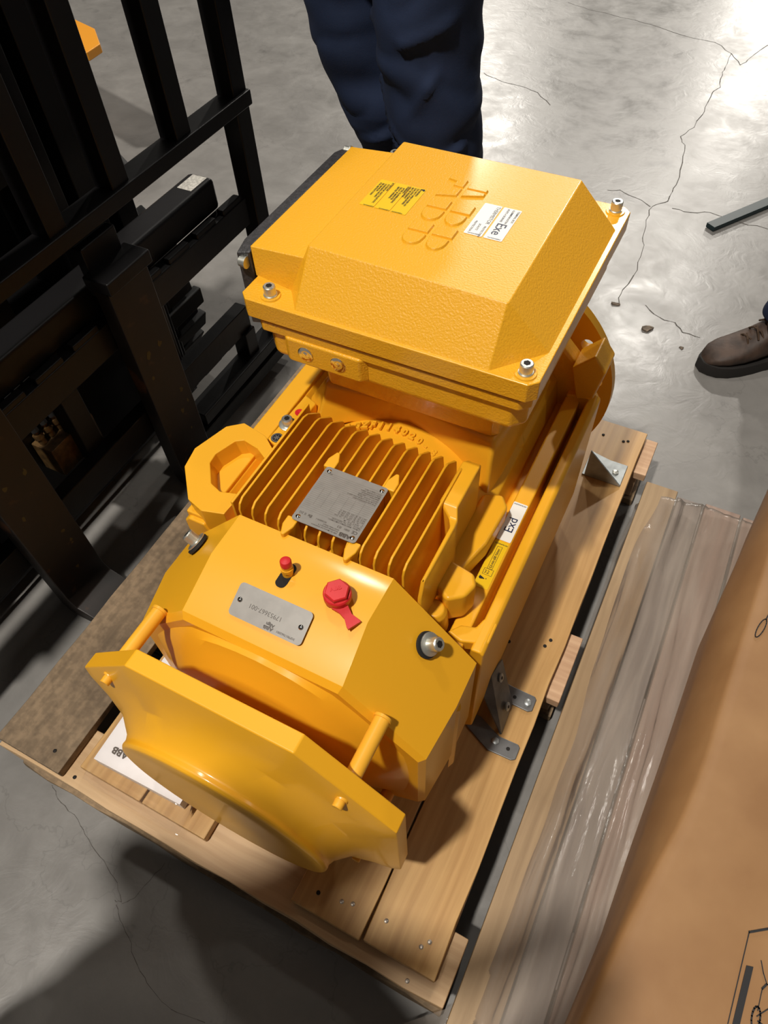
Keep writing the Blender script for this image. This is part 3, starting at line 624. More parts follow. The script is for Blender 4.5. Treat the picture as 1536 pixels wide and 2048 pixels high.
# neck
bm = bmesh.new(); 
def rring(x0, x1, y0, y1, z, c=0.01): return [(x0 + c, y0, z), (x1 - c, y0, z), (x1, y0 + c, z), (x1, y1 - c, z), (x1 - c, y1, z), (x0 + c, y1, z), (x0, y1 - c, z), (x0, y0 + c, z)]
loft(bm, [rring(-0.507, -0.206, 0.722, 0.970, 0.497), rring(-0.507, -0.206, 0.718, 0.970, 0.505), rring(-0.509, -0.203, 0.714, 0.972, 0.62)])
neck = obj('box_neck', bm, 'cast', mot, bevel=0.003, seg=2)
# --- terminal box
tb = None
bm = bmesh.new()
loft(bm, [rring(-0.562, -0.160, 0.668, 1.072, 0.588, 0.018), rring(-0.566, -0.156, 0.662, 1.078, 0.596, 0.018), rring(-0.566, -0.156, 0.662, 1.078, 0.636, 0.018)])
tb = obj('terminal_box', bm, 'cast', mot, bevel=0.004, seg=2, label='square cast terminal box with bolted lid')
# cable-plug boss on the front
bm = bmesh.new(); slab(bm, [(-0.520, 0.652), (-0.400, 0.652), (-0.388, 0.664), (-0.532, 0.664)], 0.597, 0.640); sub('plug_boss', bm, 'cast', tb, bevel=0.004, seg=2)
for x in (-0.489, -0.4345):
    bm = bmesh.new(); lathe(bm, (x, 0.6525, 0.6190), (0, -1, 0), [(0, 0.0128), (0.001, 0.0128), (0.0014, 0.0118), (0.0004, 0.006), (0.0012, 0.001)], n=32); sub('blanking_plug', bm, 'chrome', tb, label='polished round blanking plug')
# box flange
bm = bmesh.new(); loft(bm, [rring(-0.576, -0.150, 0.656, 1.084, 0.636, 0.014), rring(-0.576, -0.150, 0.656, 1.084, 0.655, 0.014)])
sub('box_flange', bm, 'cast', tb, bevel=0.003, seg=2)
# lid
bm = bmesh.new()
ZR0, ZR1 = 0.659, 0.690
rim = rring(-0.592, -0.144, 0.652, 1.090, ZR0, 0.012); rim2 = rring(-0.592, -0.144, 0.652, 1.090, ZR1, 0.012)
loft(bm, [rim, rim2])
base = [(-0.512, 0.656), (-0.208, 0.654), (-0.148, 0.722), (-0.147, 1.022), (-0.208, 1.088), (-0.512, 1.088)]
top = [(-0.502, 0.716), (-0.2125, 0.711), (-0.2125, 0.713), (-0.2150, 1.018), (-0.2170, 1.020), (-0.505, 1.021)]
# the upper hump, cut corners leave pads for the bolts
B = [(-0.500, 0.657, ZR1 - 0.002), (-0.210, 0.655, ZR1 - 0.002), (-0.150, 0.720, ZR1 - 0.002), (-0.150, 1.022, ZR1 - 0.002), (-0.210, 1.088, ZR1 - 0.002), (-0.500, 1.088, ZR1 - 0.002), (-0.533, 1.03, ZR1 - 0.002), (-0.533, 0.70, ZR1 - 0.002)]
Tt = [(-0.502, 0.716, 0.756), (-0.2125, 0.7105, 0.756), (-0.2115, 0.7125, 0.756), (-0.2155, 1.018, 0.756), (-0.2170, 1.0200, 0.756), (-0.505, 1.021, 0.756), (-0.5065, 1.019, 0.756), (-0.5035, 0.718, 0.756)]
loft(bm, [B, Tt])
# the lower step on the left
loft(bm, [[(-0.5955, 0.706, ZR1 - 0.002), (-0.500, 0.690, ZR1 - 0.002), (-0.500, 1.040, ZR1 - 0.002), (-0.5955, 1.014, ZR1 - 0.002)], [(-0.5955, 0.706, 0.737), (-0.50, 0.7135, 0.737), (-0.50, 1.02, 0.737), (-0.5955, 1.008, 0.737)]])
lid = sub('box_lid', bm, 'cast', tb, bevel=0.006, seg=3)
for (x, y) in ((-0.548, 0.672), (-0.166, 0.671), (-0.166, 1.070), (-0.548, 1.072)):
    bm = bmesh.new(); lathe(bm, (x, y, ZR1 - 0.001), (0, 0, 1), [(0, 0.0155), (0.003, 0.014)], n=24); 
    sub('bolt_pad', bm, 'cast', tb)
    bm = bmesh.new(); bolt(bm, (x, y, ZR1 + 0.002), (0, 0, 1), 0.0088, 0.0135, 0.0102); sub('lid_bolt', bm, ['zinc', 'hole'], tb)
# black cable-entry plate on the left flank
bm = bmesh.new(); loft(bm, [[(-0.598, 0.706, 0.60), (-0.598, 1.010, 0.60), (-0.598, 1.010, 0.728), (-0.598, 0.990, 0.734), (-0.598, 0.724, 0.734), (-0.598, 0.706, 0.726)], [(-0.618, 0.700, 0.60), (-0.618, 1.014, 0.60), (-0.618, 1.014, 0.726), (-0.618, 0.990, 0.732), (-0.618, 0.724, 0.732), (-0.618, 0.700, 0.724)]])
sub('cable_entry_plate', bm, 'black', tb, bevel=0.002, label='black rough-painted cable entry plate')
bm = bmesh.new(); box(bm, -0.598, -0.562, 0.70, 1.016, 0.60, 0.660); sub('side_port', bm, 'cast', tb, bevel=0.003)
for y, z in ((0.700, 0.712), (0.700, 0.640), (1.018, 0.722)):
    bm = bmesh.new(); bolt(bm, (-0.602, y, z), (-1, 0, 0), 0.0075, 0.010, 0.009); sub('plate_bolt', bm, ['zinc', 'hole'], tb)
# raised monogram of segmented letters on the lid (reads towards the camera)
bm = bmesh.new(); EO = Vector((-0.396, 0.960, 0.7555))
def seg(poly, u0, du, h=0.0034):
    pts = [(EO.x + v * 0.068, EO.y - (u0 + u * du)) for u, v in poly]
    c0 = Vector((sum(p[0] for p in pts) / len(pts), sum(p[1] for p in pts) / len(pts)))
    ins_ = [tuple(Vector(p) + (c0 - Vector(p)).normalized() * 0.0022) for p in pts]
    loft(bm, [[(x, y, EO.z) for x, y in pts], [(x, y, EO.z + h) for x, y in ins_]])
g = 0.03
seg([(0, 0), (0.22, 0), (0.30, 0.22), (0.48 , 0.22), (0.48, 0.46), (0.15, 0.46)], 0, 0.064)
seg([(1, 0), (0.78, 0), (0.70, 0.22), (0.52, 0.22), (0.52, 0.46), (0.85, 0.46)], 0, 0.064)
seg([(0.17, 0.52), (0.48, 0.52), (0.48, 1.0), (0.36, 1.0)], 0, 0.064)
seg([(0.83, 0.52), (0.52, 0.52), (0.52, 1.0), (0.64, 1.0)], 0, 0.064)
def lobe(v0, v1):
    h = (v1 - v0) / 2; pts = [(0.48, v0)]
    for k in range(9):
        t = -PI / 2 + PI * k / 8; pts.append((0.66 + 0.34 * math.cos(t), v0 + h + h * math.sin(t)))
    pts.append((0.48, v1)); return pts
for u0 in (0.070, 0.132):
    seg([(0, 0), (0.42, 0), (0.42, 0.47), (0, 0.47)], u0, 0.056); seg([(0, 0.53), (0.42, 0.53), (0.42, 1), (0, 1)], u0, 0.056)
    seg(lobe(0, 0.47), u0, 0.056); seg(lobe(0.53, 0.97), u0, 0.056)
sub('raised_emblem', bm, 'cast', tb, bevel=0.0006, seg=1, label='embossed lettering ABB on the lid')
# lid stickers
ZL = 0.7562
def strip_lines(bm, x0, x1, y0, y1, rows_, mi=1, z=ZL + 0.0006, size=0.0044):
    pass
bm = bmesh.new()
for k, (xa, xb) in enumerate(((-0.487, -0.464), (-0.4625, -0.4385), (-0.437, -0.413))):
    cx = (xa + xb) / 2; cy = 0.870 + (0.0 if k else 0)
    rrect(bm, xb - xa, 0.072, 0.0015, Matrix.Translation((cx, cy, ZL)), 0.0004)
yel_rows = [['ATTENTION', 'POTENTIAL ELECTROSTATIC', 'CHARGING HAZARD', 'SEE MANUAL', 'FOR INSTRUCTION'], ['WARNING', 'AFTER DE-ENERGIZING', 'DELAY 60 MINUTES', 'BEFORE OPENING'], ['WARNING', 'DO NOT OPEN WHEN AN', 'EXPLOSIVE ATMOSPHERE', 'MAY BE PRESENT', 'NE PAS OUVRIR']]
for k, xr in enumerate((-0.4655, -0.4405, -0.420)):
    for i, s in enumerate(yel_rows[k]):
        text(bm, s, 0.0041, frame((xr - 0.0015 - i * 0.0043, 0.903 - (0.006 if k < 2 and i else 0), ZL + 0.0006), (0, -1, 0), (1, 0, 0)), 1, bold=0.00012, res=2)
    text(bm, '3GZF294730-504', 0.0023, frame((xr + 0.0015, 0.836, ZL + 0.0006), (-1, 0, 0), (0, -1, 0)), 1, bold=0.0001, res=1)
slab(bm, [(-0.4215, 0.9035), (-0.4150, 0.9048), (-0.4135, 0.9015), (-0.4150, 0.8990)], ZL + 0.0005, ZL + 0.0006, 1)
sub('warning_stickers', bm, ['yellow_label', 'ink'], tb, smooth=False, label='three narrow yellow warning stickers')
bm = bmesh.new()
rrect(bm, 0.0265, 0.080, 0.0015, Matrix.Translation((-0.3085, 0.8675, ZL)), 0.0004); rrect(bm, 0.0265, 0.080, 0.0015, Matrix.Translation((-0.2795, 0.8675, ZL)), 0.0004)
TL = lambda s, x, y, size, bold=0.0: text(bm, s, size, frame((x, y, ZL + 0.0006), (0, -1, 0), (1, 0, 0)), 1, bold=bold, res=3)
TL('THERMISTOR', -0.3020, 0.9045, 0.0078); TL('PROTECTION', -0.3010, 0.8530, 0.0044, 0.00005); TL('SCHUTZ', -0.3095, 0.8560, 0.0044, 0.00005); TL('PROTECTION', -0.3170, 0.8610, 0.0044, 0.00005)
TL('TERMINAL BOX', -0.2710, 0.9045, 0.0044, 0.00005); TL('KLEMMENKASTEN', -0.2785, 0.9045, 0.0044, 0.00005); TL('BOITE A BORNES', -0.2860, 0.9045, 0.0044, 0.00005); TL('Exe', -0.2865, 0.8680, 0.0200, 0.0002)
text(bm, '3GZF294730-506', 0.0026, frame((-0.2690, 0.8315, ZL + 0.0006), (-1, 0, 0), (0, -1, 0)), 1, bold=0.0001, res=1)
text(bm, '3GZF294730-508', 0.0026, frame((-0.2980, 0.8315, ZL + 0.0006), (-1, 0, 0), (0, -1, 0)), 1, bold=0.0001, res=1)
sub('thermistor_stickers', bm, ['white', 'ink_blue'], tb, smooth=False, label='two white stickers, THERMISTOR and Exe')

# --- drive end: end shield, ribs, flange
bm = bmesh.new()
def octr(W, t, y, zc=ZM): return [(XM + x, y, zc + z) for x, z in ((t, W), (W, t), (W, -t), (t, -W), (-t, -W), (-W, -t), (-W, t), (-t, W))]
loft(bm, [octr(0.232, 0.12, 1.015), octr(0.236, 0.12, 1.02), octr(0.236, 0.12, 1.05), octr(0.185, 0.095, 1.085), octr(0.175, 0.09, 1.125)])
es = obj('end_shield', bm, 'cast', mot, bevel=0.004, seg=2)
for aa in range(8):
    t = math.radians(22.5 + aa * 45); d = Vector((math.cos(t), 0, math.sin(t))); s = Vector((-math.sin(t), 0, math.cos(t))) * 0.006; c0 = Vector((XM, 0, ZM))
    bm = bmesh.new(); P = [(0.15, 1.04), (0.222, 1.04), (0.222, 1.060), (0.205, 1.128), (0.15, 1.128)]
    loft(bm, [[c0 + d * r + Vector((0, y, 0)) - s for r, y in P], [c0 + d * r + Vector((0, y, 0)) + s for r, y in P]]); sub('shield_rib', bm, 'cast', es, bevel=0.002)
# box-shaped lugs on the shield corners
for sgx in (1, -1):
    bm = bmesh.new(); X = XM + sgx * 0.222
    loft(bm, [[(X - 0.030, 0.995, 0.430), (X + 0.006, 0.995, 0.470), (X + 0.031, 0.995, 0.440), (X + 0.020, 0.995, 0.370), (X - 0.010, 0.995, 0.360)], [(X - 0.030, 1.055, 0.430), (X + 0.006, 1.055, 0.470), (X + 0.031, 1.055, 0.440), (X + 0.020, 1.055, 0.370), (X - 0.010, 1.055, 0.360)]])
    sub('shield_lug', bm, 'cast', es, bevel=0.004)
    bm = bmesh.new(); loft(bm, [[(X - 0.03, 1.0, 0.20), (X + 0.028, 1.0, 0.20), (X + 0.028, 1.0, 0.345), (X + 0.010, 1.0, 0.372), (X - 0.03, 1.0, 0.36)], [(X - 0.03, 1.05, 0.20), (X + 0.024, 1.05, 0.20), (X + 0.024, 1.05, 0.335), (X + 0.006, 1.05, 0.362), (X - 0.03, 1.05, 0.36)]])
    sub('shield_lug', bm, 'cast', es, bevel=0.004)
# flange ring with open bolt holes
bm = bmesh.new(); RF = 0.262; NH = 16; N = NH * 12; YF0, YF1 = 1.115, 1.136
def P3(r, t, y): return (XM + r * math.cos(t), y, ZM + r * math.sin(t))
def holed_disc(y):
    # annulus built from an outer ring, hole rims and an inner ring
    rings_ = []
    return rings_
import itertools
rh, hr = 0.230, 0.0125
per = 12
def face_ring(y):
    out = []; sect = []
    for k in range(NH):
        tc_ = 2 * PI * (k + 0.5) / NH; dt = PI / NH
        cx, cz = XM + rh * math.cos(tc_), ZM + rh * math.sin(tc_)
        er = Vector((math.cos(tc_), 0, math.sin(tc_))); et = Vector((-math.sin(tc_), 0, math.cos(tc_)))
        bound = []; hole = []
        for j in range(24):
            a0 = 2 * PI * j / 24; dr, dtt = math.cos(a0), math.sin(a0)
            hole.append(Vector((cx, y, cz)) + er * dr * hr + et * dtt * hr)
            # project on the cell boundary (outer circle / inner circle / radial edges)
            m_ = max(abs(dr), abs(dtt)); u, v = dr / m_, dtt / m_
            rr = RF if u > 0 else rh - 0.03
            r_ = rh + (rr - rh) * abs(u); th = tc_ + v * dt
            bound.append(Vector((XM + r_ * math.cos(th), y, ZM + r_ * math.sin(th))))
        sect.append((bound, hole))
    return sect
A_ = face_ring(YF0); B_ = face_ring(YF1)
for (ba, ha), (bb, hb) in zip(A_, B_):
    VA = [bm.verts.new(p) for p in ba]; HA = [bm.verts.new(p) for p in ha]; VB = [bm.verts.new(p) for p in bb]; HB = [bm.verts.new(p) for p in hb]
    for j in range(24):
        k = (j + 1) % 24
        bm.faces.new((VA[j], VA[k], HA[k], HA[j])); bm.faces.new((VB[j], HB[j], HB[k], VB[k])); bm.faces.new((HA[j], HA[k], HB[k], HB[j]))
        if j in (0, 1, 2, 21, 22, 23): bm.faces.new((VA[j], VB[j], VB[k], VA[k]))
nI = NH * 6
bmesh.ops.remove_doubles(bm, verts=bm.verts, dist=0.00005)
lathe(bm, (XM, YF0 + 0.0005, ZM), (0, 1, 0), [(0, rh - 0.0295), (0.0200, rh - 0.0295)], n=128)
fg = obj('mounting_flange', bm, 'yellow', mot, label='round drilled flange at the far end')
bm = bmesh.new(); lathe(bm, (XM, 1.136, ZM), (0, 1, 0), [(0, 0.17), (0.005, 0.17), (0.005, 0.035), (0.10, 0.030), (0.104, 0.027)], n=40); obj('drive_shaft', bm, 'zinc', mot)

# ================================================================ BRACKETS
def bracket_near():
    t = thing('mounting_bracket', 'dark grey steel bracket with two feet screwed down beside the fan cover', 'bracket', (-0.06, 0.50, 0.0005))
    def pl(poly, z0, z1, nm='foot_plate'):
        bm = bmesh.new(); slab(bm, poly, z0, z1); return obj(nm, bm, 'galv', t, bevel=0.0015)
    z = 0.0005
    pl([(-0.118, 0.462), (-0.066, 0.437), (-0.020, 0.438), (-0.013, 0.443), (-0.013, 0.466), (-0.018, 0.471), (-0.055, 0.470), (-0.100, 0.490), (-0.118, 0.490)], z, z + 0.004)
    pl([(-0.104, 0.540), (-0.060, 0.538), (-0.024, 0.537), (-0.017, 0.542), (-0.017, 0.566), (-0.022, 0.571), (-0.070, 0.572), (-0.104, 0.578)], z, z + 0.004)
    # leaning side plate between the feet
    bm = bmesh.new()
    P = [Vector((-0.052, 0.474, 0.0045)), Vector((-0.055, 0.540, 0.0045)), Vector((-0.0985, 0.578, 0.085)), Vector((-0.1025, 0.525, 0.115)), Vector((-0.1025, 0.500, 0.075))]
    nrm = (P[1] - P[0]).cross(P[3] - P[0]).normalized() * 0.004
    loft(bm, [P, [p - nrm for p in P]]); obj('side_plate', bm, 'galv', t, bevel=0.0008, seg=1)
    n2 = nrm.normalized() * (1 if nrm.z > 0 else -1)
    for c0 in (Vector((-0.092, 0.545, 0.078)), Vector((-0.064, 0.520, 0.026))):
        bm = bmesh.new(); lathe(bm, c0 + n2 * 0.003, n2, [(0, 0.0085), (0.002, 0.0085), (0.003, 0.0065)], n=20); lathe(bm, c0 + n2 * 0.006, n2, [(0, 0.0035), (0.0002, 0.0035)], n=6, mi=1); obj('screw', bm, ['galv_light', 'hole'], t)
    for x, y, h in ((-0.058, 0.458, 0), (-0.032, 0.455, 1), (-0.030, 0.553, 0), (-0.056, 0.553, 1)):
        bm = bmesh.new()
        if h: lathe(bm, (x, y, z + 0.0040), (0, 0, 1), [(0, 0.0036), (0.0003, 0.0036)], n=16); obj('screw_hole', bm, 'hole', t)
        else: lathe(bm, (x, y, z + 0.004), (0, 0, 1), [(0, 0.008), (0.003, 0.0075), (0.0045, 0.005)], n=6); obj('screw', bm, 'galv_light', t)
bracket_near()
def bracket_far():
    t = thing('mounting_bracket', 'light galvanised triangular bracket screwed down near the flange end', 'bracket', (-0.06, 1.16, 0.0005))
    bm = bmesh.new(); slab(bm, [(-0.110, 1.137), (-0.019, 1.137), (-0.019, 1.205), (-0.062, 1.205), (-0.110, 1.215)], 0.0005, 0.0045); obj('foot_plate', bm, 'galv_light', t, bevel=0.001, seg=1)
    bm = bmesh.new(); P = [(-0.104, 0.0046), (-0.019, 0.0046), (-0.104, 0.088)]
    loft(bm, [[(x, 1.136, z) for x, z in P], [(x, 1.140, z) for x, z in P]]); obj('gusset_plate', bm, 'galv_light', t, bevel=0.0006, seg=1)
    bm = bmesh.new(); lathe(bm, (-0.040, 1.172, 0.0045), (0, 0, 1), [(0, 0.008), (0.003, 0.0075), (0.005, 0.004)], n=6); obj('screw', bm, 'zinc', t)
bracket_far()

# ================================================================ WHITE CARTON IN A BAG
mc = thing('document_carton', 'flat white carton lettered in dark grey, in a clear bag on the pallet corner', 'carton', (-0.6, 0.20, 0))
bm = bmesh.new(); Rm = Matrix.Translation((-0.697, 0.099, 0)) @ Matrix.Rotation(math.radians(1.5), 4, 'Z')
box(bm, 0, 0.190, 0, 0.235, 0.0005, 0.032, mat=Rm)
text(bm, 'ABB', 0.017, frame(Rm @ Vector((0.055, 0.034, 0.0323)), Rm.to_3x3() @ Vector((-1, 0, 0)), Rm.to_3x3() @ Vector((0, -1, 0))), 1, bold=0.0007, sx=1.1)
obj('carton', bm, ['carton', 'ink_brown'], mc, bevel=0.0)
bm = bmesh.new(); NX, NY = 40, 48
V = []
for i in range(NX + 1):
    r = []
    for j in range(NY + 1):
        x = -0.706 + 0.216 * i / NX; y = 0.062 + 0.300 * j / NY
        px = max(-0.699 - x, x + 0.509, 0); py = max(0.098 - y, y - 0.34, 0); d = math.hypot(px, py)
        z = 0.0345 * max(0, 1 - d / 0.040) ** 1.3 if d > 0 else 0.0345
        z = max(z, 0.0022) + 0.0016 * abs(noise.noise(Vector((x * 30, y * 30, 1)))) * (2.2 if d > 0 else 1)
        if d == 0: z = 0.0345 + 0.0002 * abs(noise.noise(Vector((x * 20, y * 20, 4))))
        r.append(bm.verts.new((x + 0.004 * noise.noise(Vector((y * 25, 3, 1))), y + 0.004 * noise.noise(Vector((x * 25, 7, 2))), z)))
    V.append(r)
for i in range(NX):
    for j in range(NY): bm.faces.new((V[i][j], V[i + 1][j], V[i + 1][j + 1], V[i][j + 1]))
obj('clear_bag', bm, 'bag', mc, ang=180)
# ================================================================ WRAPPED SKID AND FILM
sk = thing('wrapped_skid', 'low wooden skid under clear plastic film between motor pallet and cardboard box', 'skid', (0.5, 0.6, -0.15))
def skp(name, x0, x1, y0, y1, z0, z1, mat):
    bm = bmesh.new(); box(bm, x0, x1, y0, y1, z0, z1); return obj(name, bm, mat, sk, bevel=0.002, seg=1)
for i, (x0, x1, m_) in enumerate(((0.034, 0.108, 'skid'), (0.112, 0.170, 'skid2'), (0.174, 0.252, 'skid3'), (0.258, 0.400, 'skid3'), (0.408, 0.56, 'skid'), (0.568, 0.72, 'skid2'), (0.728, 0.88, 'skid'), (0.888, 1.04, 'skid'))):
    skp('deck_board', x0, x1, -0.32, 1.215 - 0.004 * i, -0.058, -0.036 - (0.012 if i in (1,) else 0), m_)
for y in (-0.25, 0.15, 0.60, 1.10): skp('bearer', 0.052, 1.04, y, y + 0.09, -0.15, -0.0585, 'skid2')
# film: long wrinkled sheet, heaped at the near end
bm = bmesh.new(); NX, NY = 110, 170
V = []
for i in range(NX + 1):
    r = []
    u = i / NX
    for j in range(NY + 1):
        v = j / NY
        y = -0.30 + 1.535 * v
        xl = 0.033 + 0.008 * math.sin(y * 5) + (0.0 if y > 0.2 else -1.1 * max(0.0, min(0.055 - y, 0.09)))
        x = xl + (0.62 - xl) * u
        e = min(1.0, u / 0.10)
        nf = max(0, (0.25 - y) / 0.25); 
        z = -0.030 + 0.007 * noise.noise(Vector((x * 26, y * 1.6, 3))) + 0.005 * noise.noise(Vector((x * 60, y * 2.2, 9))) + 0.004 * noise.noise(Vector((x * 9, y * 9, 5)))
        z += 0.016 * math.exp(-((x - 0.055 - 0.02 * math.sin(y * 3)) / 0.018) ** 2) * (0.4 + 0.6 * math.sin(y * 4 + 1) ** 2)
        for (rx, rw, rh_) in ((0.165, 0.005, 0.010), (0.185, 0.004, 0.008), (0.105, 0.006, 0.006)):
            z += rh_ * math.exp(-((x - rx - 0.015 * math.sin(y * 2.5 + rx * 40)) / rw) ** 2)
        zf = -0.142 + 0.05 * abs(noise.noise(Vector((x * 14, y * 14, 8)))) + 0.02 * abs(noise.noise(Vector((x * 40, y * 40, 2))))
        k = min(1, max(0, (0.075 - x) / 0.03)) if y < 0.12 else 0.0; k = k * k * (3 - 2 * k)
        z = z * (1 - k) + zf * k
        ke = (1 - e) ** 2; z = z * (1 - ke) + (-0.10) * ke
        if y > 1.19: z -= (y - 1.19) * 1.6
        x += 0.006 * noise.noise(Vector((y * 7, x * 5, 7)))
        y += 0.012 * noise.noise(Vector((x * 8, y * 3, 11))) * (1 if v > 0.9 or v < 0.1 else 0)
        r.append(bm.verts.new((x, y, max(z, -0.149))))
    V.append(r)
for i in range(NX):
    for j in range(NY): bm.faces.new((V[i][j], V[i + 1][j], V[i + 1][j + 1], V[i][j + 1]))
fm = obj('stretch_film', bm, 'film', ang=180)
tag(fm, 'long wrinkled sheet of clear stretch film lying right of the motor pallet', 'plastic film')

# ================================================================ CARDBOARD BOX
cb = thing('cardboard_box', 'large brown cardboard box with black handling marks, bottom right corner', 'box', (0.6, 0.4, -0.02))
bm = bmesh.new(); N = 60; cols = []
def edge_x(y):
    P = [(-0.5, 0.120), (0.0, 0.150), (0.135, 0.171), (0.259, 0.186), (0.311, 0.203), (0.423, 0.222), (0.516, 0.226), (0.592, 0.229), (0.733, 0.238), (0.9, 0.246), (1.18, 0.262)]
    for (y0_, x0_), (y1_, x1_) in zip(P, P[1:]):
        if y <= y1_: f = (y - y0_) / (y1_ - y0_); return x0_ * (1 - f) + x1_ * f
    return P[-1][1]
def sm(y): return sum(edge_x(y + d * 0.03) for d in (-2, -1, 0, 1, 2)) / 5
def sil_x(y):  # widest bulge of the side
    P = [(-0.5, 0.12), (0.0, 0.155), (0.099, 0.172), (0.243, 0.188), (0.40, 0.195), (0.553, 0.204), (0.818, 0.215), (1.067, 0.245), (1.3, 0.265)]
    for (y0_, x0_), (y1_, x1_) in zip(P, P[1:]):
        if y <= y1_: f = (y - y0_) / (y1_ - y0_); return x0_ * (1 - f) + x1_ * f
    return P[-1][1]
rings = []
for i in range(N + 1):
    y = -0.42 + 1.55 * i / N; e = sm(y); s_ = sil_x(y)
    rings.append([(1.05, y, -0.018), (1.05, y, 0.30), (e + 0.12, y, 0.302 + 0.004 * noise.noise(Vector((y * 5, 1, 0)))), (e + 0.02, y, 0.3005), (e + 0.006, y, 0.298), (e, y, 0.292), (e * 0.45 + s_ * 0.55 - 0.0, y, 0.245), (s_, y, 0.20), (s_ + 0.003, y, 0.15), (s_ + 0.012, y, 0.06), (s_ + 0.02, y, -0.018)])
loft(bm, rings)
cbm = obj('box_body', bm, 'cardboard', cb, ang=60)
zz = 0.3035
def stroke(pts, wd): ribbon(bm, pts, wd, zz)
bm = bmesh.new()
stroke([(0.2575 + 0.0045 * math.cos(t) + 0.004 * math.sin(t), 0.698 + 0.019 * math.sin(t)) for t in [2 * PI * k / 20 for k in range(21)]], 0.0016)
stroke([(0.2615, 0.716), (0.2640, 0.728), (0.269, 0.745), (0.276, 0.755)], 0.0018)
obj('printed_digit', bm, 'ink', cb, smooth=False, label='black printed digit')
bm = bmesh.new(); stroke([(0.345 + 0.010 * math.cos(t) - 0.003 * math.sin(t), 0.322 + 0.017 * math.sin(t)) for t in [0.9 + 4.6 * k / 16 for k in range(17)]], 0.0022)
obj('printed_letter', bm, 'ink', cb, smooth=False, label='black printed letter')
bm = bmesh.new()
stroke([(0.310, 0.120), (0.317, 0.272)], 0.0012); stroke([(0.317, 0.272), (0.337, 0.286), (0.36, 0.30), (0.47, 0.36)], 0.0026)
stroke([(0.47, 0.36), (0.46, 0.15)], 0.0014)
slab(bm, [(0.3205, 0.2355), (0.3280, 0.2375), (0.3240, 0.165), (0.3215, 0.12), (0.3140, 0.12), (0.3165, 0.165)], zz - 0.001, zz + 0.0001)
stroke([(0.335, 0.248), (0.3395, 0.2365), (0.345, 0.227), (0.360, 0.225)], 0.0012); stroke([(0.345, 0.227), (0.3410, 0.220)], 0.0022); stroke([(0.3410, 0.220), (0.3400, 0.196)], 0.001)
stroke([(0.3395 + 0.0045 * math.cos(t), 0.188 + 0.012 * math.sin(t)) for t in [2 * PI * k / 16 for k in range(17)]], 0.002); stroke([(0.3400, 0.190), (0.352, 0.205), (0.37, 0.205)], 0.0012); stroke([(0.342, 0.186), (0.37, 0.180)], 0.0018)
obj('printed_pictogram', bm, 'ink', cb, smooth=False, kind='stuff', label='black printed handling pictogram in a frame')

# ================================================================ PERSONS
def wrinkle(p, seed):
    a = 0.0
    a += 0.011 * noise.noise(Vector((p.x * 6 + seed, p.y * 6, p.z * 16)))
    q = p.z * 30 + p.x * 10 * math.sin(seed) + 4 * noise.noise(p * 7 + Vector((seed, 0, 0)))
    a += 0.0085 * (abs(math.sin(q)) ** 0.6) * (0.4 + 0.9 * max(0, noise.noise(p * 4 + Vector((0, seed, 0))) + 0.3))
    return a
def leg_rings(path, seed, n=64, steps=110):
    # path: (centre, rx, ry)
    rings = []
    L = len(path) - 1
    for i in range(steps + 1):
        f = i / steps * L; k = min(int(f), L - 1); t = f - k; t = t * t * (3 - 2 * t) * 0.5 + t * 0.5
        c0 = Vector(path[k][0]).lerp(Vector(path[k + 1][0]), t); rx = path[k][1] * (1 - t) + path[k + 1][1] * t; ry = path[k][2] * (1 - t) + path[k + 1][2] * t
        ring = []
        for j in range(n):
            a0 = 2 * PI * j / n; d = Vector((math.cos(a0), math.sin(a0), 0)); p = c0 + Vector((d.x * rx, d.y * ry, 0)); p = p + d * wrinkle(p, seed); ring.append(p)
        rings.append(ring)
    return rings
def folds(bm, arcs):
    """press long soft folds (ridge lines) into the cloth: arcs = list of (polyline, width, height)"""
    for v in bm.verts:
        for pts, wd, h, ctr in arcs:
            best = 9
            for p, q in zip(pts, pts[1:]):
                p = Vector(p); q = Vector(q); d = q - p; t = max(0, min(1, (v.co - p).dot(d) / d.length_squared)); best = min(best, (v.co - (p + d * t)).length)
            if best < wd * 3:
                o_ = Vector((v.co.x - ctr[0], v.co.y - ctr[1], 0)).normalized(); v.co += o_ * h * 1.35 * math.exp(-(best / wd) ** 2)
